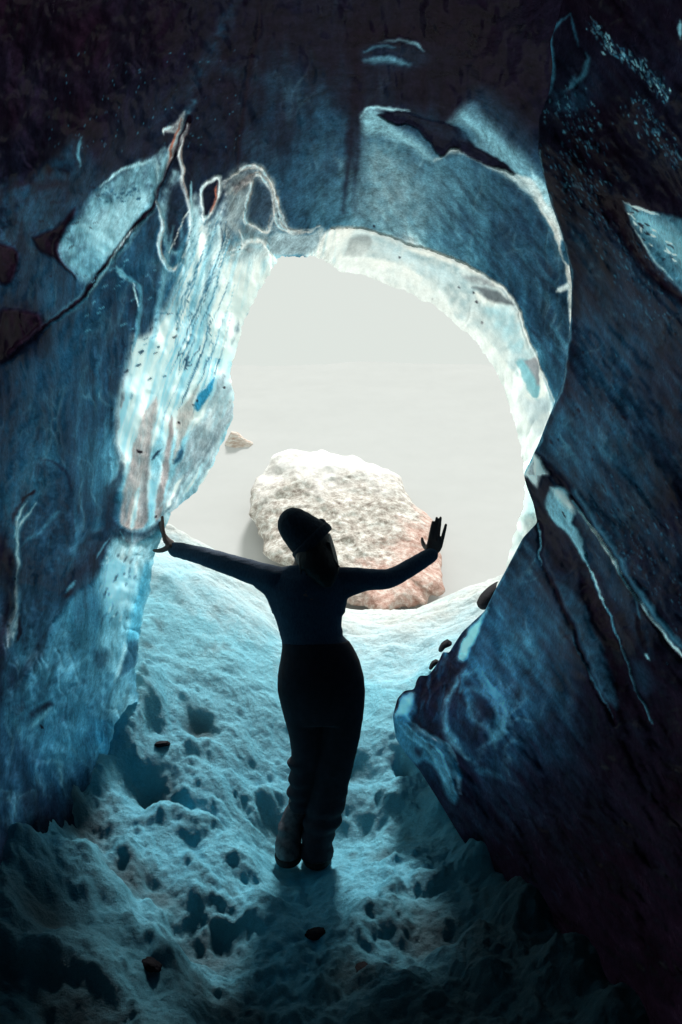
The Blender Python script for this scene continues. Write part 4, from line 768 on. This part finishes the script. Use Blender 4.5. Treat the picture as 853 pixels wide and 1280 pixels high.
blob_rock('stone', cG((300,475),(312,485),(285,515),(265,533),(258,525),(275,490)), 4.8, .04, M_dark, 7, n=24, rough=.01, label='tiny dark stone on snow beside the jagged ridge, lower of the two', category='stone')
for i, (a, b, r, lab) in enumerate([(396,1160,.034,'flat dark stone half buried in snow just below the boots'),(452,1200,.032,'dark stone in the snow nearest the bottom centre'),(188,1198,.035,'dark angular stone in the shaded snow at lower left'),(203,925,.03,'little dark stone on the snow slope near the left wall')]):
    x, y = floor_hit(a, b); z = float(floor_z(np.array([x]), np.array([y]))[0]); bm = bmesh.new(); bmesh.ops.create_icosphere(bm, subdivisions=4, radius=1)
    for v in bm.verts:
        n = float(fbm(np.array([v.co.x*1.3+i*5]), np.array([v.co.y*1.3]), np.array([v.co.z*1.3]), o=3, seed=i)[0]); v.co *= (1 + .35*n); v.co = Vector((v.co.x*r*1.3, v.co.y*r*.9, v.co.z*r*.5))
    me = bpy.data.meshes.new('stone'); bm.to_mesh(me); bm.free(); o = link('stone', me, M_dark, label=lab, category='stone'); o.location = (x, y, z+.002); o.rotation_euler = (.2, -.1, i*1.3)

# ------------------------------------------------------------------ the person
PY0 = 3.77
def pw(p, dy=0.): Y = PY0 + dy; return Vector(W(p[0], p[1], Y))
def ring_loft(bm, secs, n=28):                   # secs: (centre, u-axis vector, v-axis vector)
    rs = []
    for c, u, v in secs:
        rs.append([bm.verts.new(c + u*math.cos(2*math.pi*k/n) + v*math.sin(2*math.pi*k/n)) for k in range(n)])
    for a, b in zip(rs[:-1], rs[1:]):
        for k in range(n): bm.faces.new((a[k], a[(k+1) % n], b[(k+1) % n], b[k]))
    for r, c, fl in ((rs[0], secs[0][0], 1), (rs[-1], secs[-1][0], 0)):
        cv = bm.verts.new(c)
        for k in range(n): bm.faces.new((cv, r[(k+1) % n], r[k]) if fl else (cv, r[k], r[(k+1) % n]))
def tube(bm, pts, rad, n=20, flat=1.0):           # tapered limb with rounded ends
    p = [Vector(q) for q in pts]; P_ = []; R_ = []
    for i in range(len(p)-1):
        for k in range(5):
            t = k/5; a, b, c, d = p[max(i-1,0)], p[i], p[i+1], p[min(i+2,len(p)-1)]
            P_.append(.5*((2*b)+(c-a)*t+(2*a-5*b+4*c-d)*t*t+(-a+3*b-3*c+d)*t**3)); R_.append(rad[i]+(rad[i+1]-rad[i])*t)
    P_.append(p[-1]); R_.append(rad[-1])
    d0 = (P_[0]-P_[1]).normalized(); d1 = (P_[-1]-P_[-2]).normalized(); secs = []
    def fr(d):
        u = d.cross(Vector((0,1,0))); u = u.normalized() if u.length > 1e-3 else Vector((1,0,0)); return u, d.cross(u).normalized()
    for s in (.95,.8,.5,.2):
        u, v = fr(-d0); r = R_[0]*math.sqrt(1-s*s); secs.append((P_[0]+d0*R_[0]*s, u*r, v*r*flat))
    for i, q in enumerate(P_):
        d = (P_[min(i+1,len(P_)-1)]-P_[max(i-1,0)]).normalized(); u, v = fr(d); secs.append((q, u*R_[i], v*R_[i]*flat))
    for s in (.2,.5,.8,.95):
        u, v = fr(d1); r = R_[-1]*math.sqrt(1-s*s); secs.append((P_[-1]+d1*R_[-1]*s, u*r, v*r*flat))
    ring_loft(bm, secs, n)
def slices(bm, rows, dy=0.):                      # rows in crop PC: y, xl, xr, half depth, dy
    q = []
    rows = sorted(rows)
    for r in rows:
        (xl, y), (xr, _) = PC((r[1], r[0]), (r[2], r[0])); a, b = pw((xl, y), dy), pw((xr, y), dy); c = (a+b)/2 + Vector((0, r[4] if len(r) > 4 else 0, 0))
        q.append((c, (b-a)/2, Vector((0, r[3], 0))))
    ring_loft(bm, q, 36)
def ell(bm, c, rx, ry, rz, rot=0.):
    m = bmesh.ops.create_uvsphere(bm, u_segments=28, v_segments=18, radius=1); cs, sn = math.cos(rot), math.sin(rot)
    for v in m['verts']:
        x, y, z = v.co.x*rx, v.co.y*ry, v.co.z*rz; v.co = Vector((c[0]+x*cs+z*sn, c[1]+y, c[2]-x*sn+z*cs))
def solid(name, bm, mat, parent, voxel=.006, smooth=4, wr=None, **kw):   # weld the volumes into one continuous skin
    bmesh.ops.recalc_face_normals(bm, faces=bm.faces); me = bpy.data.meshes.new('t'); bm.to_mesh(me); bm.free(); o = bpy.data.objects.new('t', me); C.objects.link(o)
    r = o.modifiers.new('r', 'REMESH'); r.mode = 'VOXEL'; r.voxel_size = voxel; r.use_smooth_shade = True
    s = o.modifiers.new('s', 'SMOOTH'); s.factor = .5; s.iterations = smooth
    dg = bpy.context.evaluated_depsgraph_get(); m2 = bpy.data.meshes.new_from_object(o.evaluated_get(dg)); bpy.data.objects.remove(o)
    if wr:                                        # cloth folds
        n = len(m2.vertices); c = np.empty(n*3, np.float32); m2.vertices.foreach_get('co', c); c = c.reshape(-1, 3).astype(float); no = np.empty(n*3, np.float32); m2.vertex_normals.foreach_get('vector', no); no = no.reshape(-1, 3)
        amp, sx, sz, zf = wr; d = amp * fbm(c[:,0]*sx, c[:,1]*sx, c[:,2]*sz, o=3, seed=3, ridged=True) * (zf(c) if zf else 1); c += no*d[:, None]
        m2.vertices.foreach_set('co', c.astype(np.float32).ravel()); m2.update()
    m2.name = name
    for p in m2.polygons: p.use_smooth = True
    m2.materials.clear()
    return link(name, m2, mat, parent, **kw)
M_skin = simple_mat('skin', (.16,.09,.075), (.2,.12,.1), 30, .55, .1, .002); M_knit = simple_mat('navy_knit', (.03,.05,.085), (.055,.085,.13), 160, .9, .5, .003, stretch=(1,1,.35), detail=3)
M_trs = simple_mat('black_cloth', (.014,.010,.017), (.024,.018,.028), 30, .85, .35, .004); M_boot = simple_mat('dark_boot', (.035,.03,.036), (.11,.10,.11), 30, .5, .4, .003)
M_hair = simple_mat('dark_brown_hair', (.010,.007,.007), (.024,.014,.012), 60, .5, .8, .004, stretch=(1,1,.08)); M_hat = simple_mat('dark_knit_hat', (.016,.02,.03), (.03,.036,.055), 110, .9, .6, .003, stretch=(1,1,.4), detail=3); M_sole = simple_mat('boot_sole', (.006,.006,.007), (.012,.012,.013), 40, .8, .2, .002)

def hand(bm, wrist, palm_dir, side, thumb_dir, nrm, tips, palm_len, sc=1.):
    pd = Vector(palm_dir).normalized(); sd = Vector(side).normalized(); n = Vector(nrm).normalized()
    k0 = wrist + pd*palm_len
    ring_loft(bm, [(wrist+pd*palm_len*t, sd*w*sc, n*h*sc) for t, w, h in ((-.15,.020,.016),(.1,.026,.018),(.45,.038,.017),(.8,.041,.014),(1.0,.038,.011),(1.06,.030,.007))], 20)
    for k, (tip, ln) in enumerate(tips):
        root = k0 + sd*(-.030+.020*k)*sc - pd*.012; tip = Vector(tip)
        mid = root.lerp(tip, .45) - n*.006; m2 = root.lerp(tip, .75) - n*.004
        tube(bm, [root, mid, m2, tip], [.0100*sc,.0095*sc,.0086*sc,.0068*sc], 12)
    tr = wrist + pd*palm_len*.28 - sd*.026*sc; td = Vector(thumb_dir).normalized()
    tube(bm, [tr, tr+td*.030*sc, tr+td*.052*sc+pd*.008, tr+td*.066*sc+pd*.020], [.0135*sc,.0115*sc,.0095*sc,.0068*sc], 12)
# joints
Lw, Le, Ls = pw(PC((82,185))[0], .20), pw(PC((205,218))[0], .10), pw(PC((340,262))[0], 0); Rw, Re, Rs = pw(PC((766,198))[0], .16), pw(PC((655,262))[0], .03), pw(PC((525,266))[0], 0)
def torso_rows(g=0.):
    return [(228,388+g,500-g,.055-g*.0004,-.01),(240,352+g,532-g,.075),(262,330+g,545-g,.095),(290,326+g,542-g,.108),(320,336+g,536-g,.112),(350,346+g,529-g,.11),(385,356+g,526-g,.105),(415,365+g,531-g,.10),(445,371+g,556-g,.11),(470,367+g,570-g,.12)]
body = bmesh.new()
slices(body, [(195,398,478,.045),(215,402,478,.05)] + torso_rows(8) + [(520,370,575,.12),(580,372,580,.11),(620,380,575,.10)])
tube(body, [Ls, Le, Lw], [.046,.038,.026]); tube(body, [Rs, pw(PC((600,266))[0]), Re, Rw], [.044,.042,.036,.026])
tube(body, [pw(PC((425,600))[0]), pw(PC((430,740))[0],-.01), pw(PC((400,930))[0],.03), pw(PC((396,985))[0],.03)], [.078,.056,.04,.04]); tube(body, [pw(PC((525,600))[0]), pw(PC((500,760))[0],-.02), pw(PC((462,930))[0],-.04), pw(PC((460,990))[0],-.04)], [.078,.058,.042,.04])
hc = pw(HD((395,400))[0], -.01); ell(body, hc, .078, .095, .105, -.45); ell(body, hc + Vector((-.028,.07,.0)), .05, .05, .055, -.3)      # skull, face tipped up and forward
tube(body, [pw(PC((438,240))[0]), pw(PC((436,200))[0], 0), hc], [.06,.052,.05])
ell(body, hc + Vector((-.035,.118,.03)), .012, .018, .022, -.4); ell(body, hc + Vector((.078,.01,-.012)), .009, .018, .03, -.4); ell(body, hc + Vector((-.080,.01,-.012)), .009, .018, .03, -.4); ell(body, hc + Vector((-.03,.108,-.03)), .022, .012, .009, -.3); ell(body, hc+Vector((-.02,.10,-.062)), .022,.02,.018,-.3)
for sx in (-.062, -.002): ell(body, hc + Vector((sx,.098,.045)), .014, .012, .012)
# left hand pressed on the ice, fingers up
lp = Lw; hand(body, lp, (-.62,.25,.72), (.25,.9,-.1), (-.85,.1,-.45), (.9,-.1,.3), [(pw((203.2,646.5),.235),0),(pw((200,651),.262),0),(pw((198,655),.285),0),(pw((196.6,661),.30),0)], .062, 1.15)
hand(body, Rw, (.35,.15,.9), (.93,.1,-.33), (-.45,.8,.5), (-.1,-1,.1), [(pw((541.5,652.5),.185),0),(pw((546.2,647.5),.19),0),(pw((551.0,647.2),.185),0),(pw((557.6,656),.17),0)], .066, 1.0)
person = solid('person', body, M_skin, None, voxel=.0034, smooth=2, label='person in dark sweater, wide trousers and beanie seen from behind, arms spread', category='person')
sw = bmesh.new(); slices(sw, torso_rows(0)); c_ = pw(PC((438,222))[0])
ring_loft(sw, [(c_+Vector((0,0,-.03)), Vector((.07,0,0)), Vector((0,.062,0))), (c_, Vector((.058,0,0)), Vector((0,.058,0))), (c_+Vector((0,0,.02)), Vector((.053,0,0)), Vector((0,.053,0)))])
tube(sw, [pw(PC((372,275))[0]), Ls+Vector((.0,0,-.002)), pw(PC((290,246))[0],.04), Le, pw(PC((140,198))[0],.155), Lw+Vector((.004,0,0))], [.075,.064,.056,.047,.041,.036]); tube(sw, [pw(PC((495,275))[0]), Rs, pw(PC((600,265))[0]), Re, pw(PC((720,228))[0],.10), Rw+Vector((-.003,0,-.004))], [.075,.060,.051,.044,.040,.036])
# armpit fillets
tube(sw, [pw(PC((375,330))[0]), pw(PC((345,290))[0]), pw(PC((300,262))[0],.02)], [.07,.05,.036]); tube(sw, [pw(PC((500,335))[0]), pw(PC((525,295))[0]), pw(PC((575,280))[0],.0)], [.07,.05,.036])
solid('sweater', sw, M_knit, person, .006, 5, wr=(.0035, 9, 22, None))
tr = bmesh.new()
slices(tr, [(428,368,546,.108),(445,369,558,.118),(480,364,575,.132,-.005),(520,357,586,.142,-.012),(560,357,590,.142,-.012),(600,366,588,.135,-.008),(640,376,584,.125)])
slices(tr, [(590,368,490,.11),(640,377,492,.105),(680,387,490,.10),(720,394,485,.095),(738,394,481,.09),(752,381,479,.096,.01),(772,393,474,.086,.01),(800,384,470,.094,.015),(814,393,466,.084,.015),(834,379,462,.094,.02),(850,390,458,.084,.03),(862,385,456,.09,.03),(880,390,452,.08,.03)])
slices(tr, [(590,470,588,.115),(640,466,583,.11),(680,462,577,.105),(720,456,568,.10),(760,450,558,.097),(800,444,548,.094),(840,438,540,.092,-.01),(868,433,534,.094,-.02),(886,434,524,.084,-.02),(905,426,527,.092,-.03),(924,428,508,.08,-.03),(942,421,509,.09,-.03),(962,425,499,.08,-.04),(978,418,506,.088,-.04),(992,420,502,.084,-.04)])
solid('trousers', tr, M_trs, person, .006, 4, wr=(.008, 5, 17, lambda c: np.clip((.65 - c[:,2])*1.6, .12, 1)))
for sgn, (cx, y0, y1, yo) in enumerate([((390), 850, 998, .03), ((462), 930, 1010, -.03)]):
    b = bmesh.new()
    if sgn == 0: slices(b, [(862,392,448,.055,.03),(884,376,440,.062,.03),(905,367,432,.066,.02),(925,357,426,.07,.0),(940,360,422,.07,-.01),(955,352,420,.085,-.02),(980,353,420,.10,-.03),(996,360,419,.095,-.03)])
    else: slices(b, [(925,435,495,.055,-.03),(960,428,498,.065,-.04),(985,424,500,.10,.0),(1005,426,500,.12,.02)])
    bo = solid('boot', b, M_boot, person, .006, 3, wr=(.003, 30, 50, None))
    s = bmesh.new(); slices(s, [(986,352,421,.108,-.03),(990,350,423,.112,-.03),(1002,353,422,.11,-.03)] if sgn == 0 else [(998,422,502,.124,.02),(1003,421,503,.128,.02),(1015,424,501,.126,.02)])
    solid('sole', s, M_sole, bo, .005, 1)
ht = bmesh.new(); bc = pw(HD((424,398))[0], -.005); cr = pw(HD((215,190))[0], -.02); ax = (cr-bc).normalized(); uu = ax.cross(Vector((0,1,0))).normalized(); L_ = (cr-bc).length
ring_loft(ht, [(bc+ax*L_*t+uu*sh, uu*w, Vector((0,d,0))) for t, w, d, sh in ((-.12,.096,.103,0),(.0,.101,.108,0),(.2,.1,.108,0),(.42,.092,.102,.002),(.62,.086,.096,.003),(.82,.077,.086,.003),(1.0,.064,.07,.002),(1.12,.046,.05,0),(1.19,.024,.028,0),(1.21,.006,.008,0))], 40)
hat = solid('beanie', ht, M_hat, person, .005, 3, wr=(.0025, 26, 26, None), label='slouchy dark knitted beanie')
br = bmesh.new(); nring = 48; secs = []
for k in range(nring):
    a = 2*math.pi*k/nring; rd = uu*math.cos(a)*.103 + Vector((0,1,0))*math.sin(a)*.110; c = bc + rd - ax*.004; rn = rd.normalized(); secs.append([br.verts.new(c + rn*.010*math.cos(t) + ax*.026*math.sin(t)) for t in [2*math.pi*j/12 for j in range(12)]])
for k in range(nring):
    a, b = secs[k], secs[(k+1) % nring]
    for j in range(12): br.faces.new((a[j], b[j], b[(j+1) % 12], a[(j+1) % 12]))
solid('brim', br, M_hat, hat, .005, 2, wr=(.002, 30, 30, None)); 
kb = bmesh.new(); ell(kb, pw(HD((524,232))[0], .01), .022, .03, .014, .75); solid('folded_tuck', kb, M_hat, hat, .004, 2)
hr = bmesh.new()
hs = [((320,345),(590,335),.08,.0),((285,395),(606,385),.088,-.005),((262,440),(622,430),.088,-.015),((278,500),(640,490),.085,-.04),((300,560),(655,555),.07,-.07),((330,620),(668,610),.05,-.10),((400,680),(665,665),.035,-.115),((470,740),(640,725),.022,-.12),((530,790),(605,785),.01,-.12)]
ring_loft(hr, [((pw(HD(a)[0])+pw(HD(b)[0]))/2+Vector((0,dy,0)), (pw(HD(b)[0])-pw(HD(a)[0]))/2, Vector((0,dp,0))) for a, b, dp, dy in hs], 40)
for k in range(16):
    r = random.Random(k); x = 300+340*k/15; tube(hr, [pw(HD((x*.7+130,430))[0], -.07), pw(HD((x*.85+70,560))[0], -.10), pw(HD((x+10+r.uniform(-10,25), 650+r.uniform(-20,60)))[0], -.125)], [.012,.009,.003], 8)
solid('hair', hr, M_hair, person, .004, 2, wr=(.002, 60, 5, None))

# ------------------------------------------------------------------ sky, sun, camera
w = bpy.data.worlds.new('World'); bpy.context.scene.world = w; w.use_nodes = True; t = w.node_tree; t.nodes.clear()
sk = t.nodes.new('ShaderNodeTexSky'); sk.sky_type = 'NISHITA'; sk.sun_disc = False; sk.sun_elevation = EL; sk.sun_rotation = AZ; sk.air_density = 1; sk.dust_density = 3
b1 = t.nodes.new('ShaderNodeBackground'); b1.inputs[1].default_value = .05; t.links.new(sk.outputs[0], b1.inputs[0])
b2 = t.nodes.new('ShaderNodeBackground'); b2.inputs[0].default_value = (.765,.815,.765,1); b2.inputs[1].default_value = 1.0    # bright even cloud
ms = t.nodes.new('ShaderNodeMixShader'); ms.inputs[0].default_value = .95; t.links.new(b1.outputs[0], ms.inputs[1]); t.links.new(b2.outputs[0], ms.inputs[2])
o = t.nodes.new('ShaderNodeOutputWorld'); t.links.new(ms.outputs[0], o.inputs[0])
sl = bpy.data.lights.new('sun', 'SUN'); sl.energy = SUN_E; sl.angle = math.radians(8); sl.color = (1,.98,.95); so = bpy.data.objects.new('sun', sl); C.objects.link(so)
d = Vector((math.sin(AZ)*math.cos(EL), math.cos(AZ)*math.cos(EL), math.sin(EL))); so.rotation_euler = d.to_track_quat('Z', 'Y').to_euler(); so.location = d*30
cam = bpy.data.cameras.new('camera'); cam.sensor_fit = 'VERTICAL'; cam.sensor_height = 36; cam.lens = 36*F/1280; cam.clip_end = 3000; cam.clip_start = .05
camo = bpy.data.objects.new('camera', cam); C.objects.link(camo); camo.location = (0,0,CZ); camo.rotation_euler = (math.radians(90),0,0)
sc = bpy.context.scene; sc.camera = camo; sc.view_settings.view_transform = 'Standard'; sc.view_settings.look = 'None'; sc.view_settings.exposure = 0
sc.cycles.use_denoising = True; sc.cycles.max_bounces = 8; sc.cycles.sample_clamp_indirect = 4
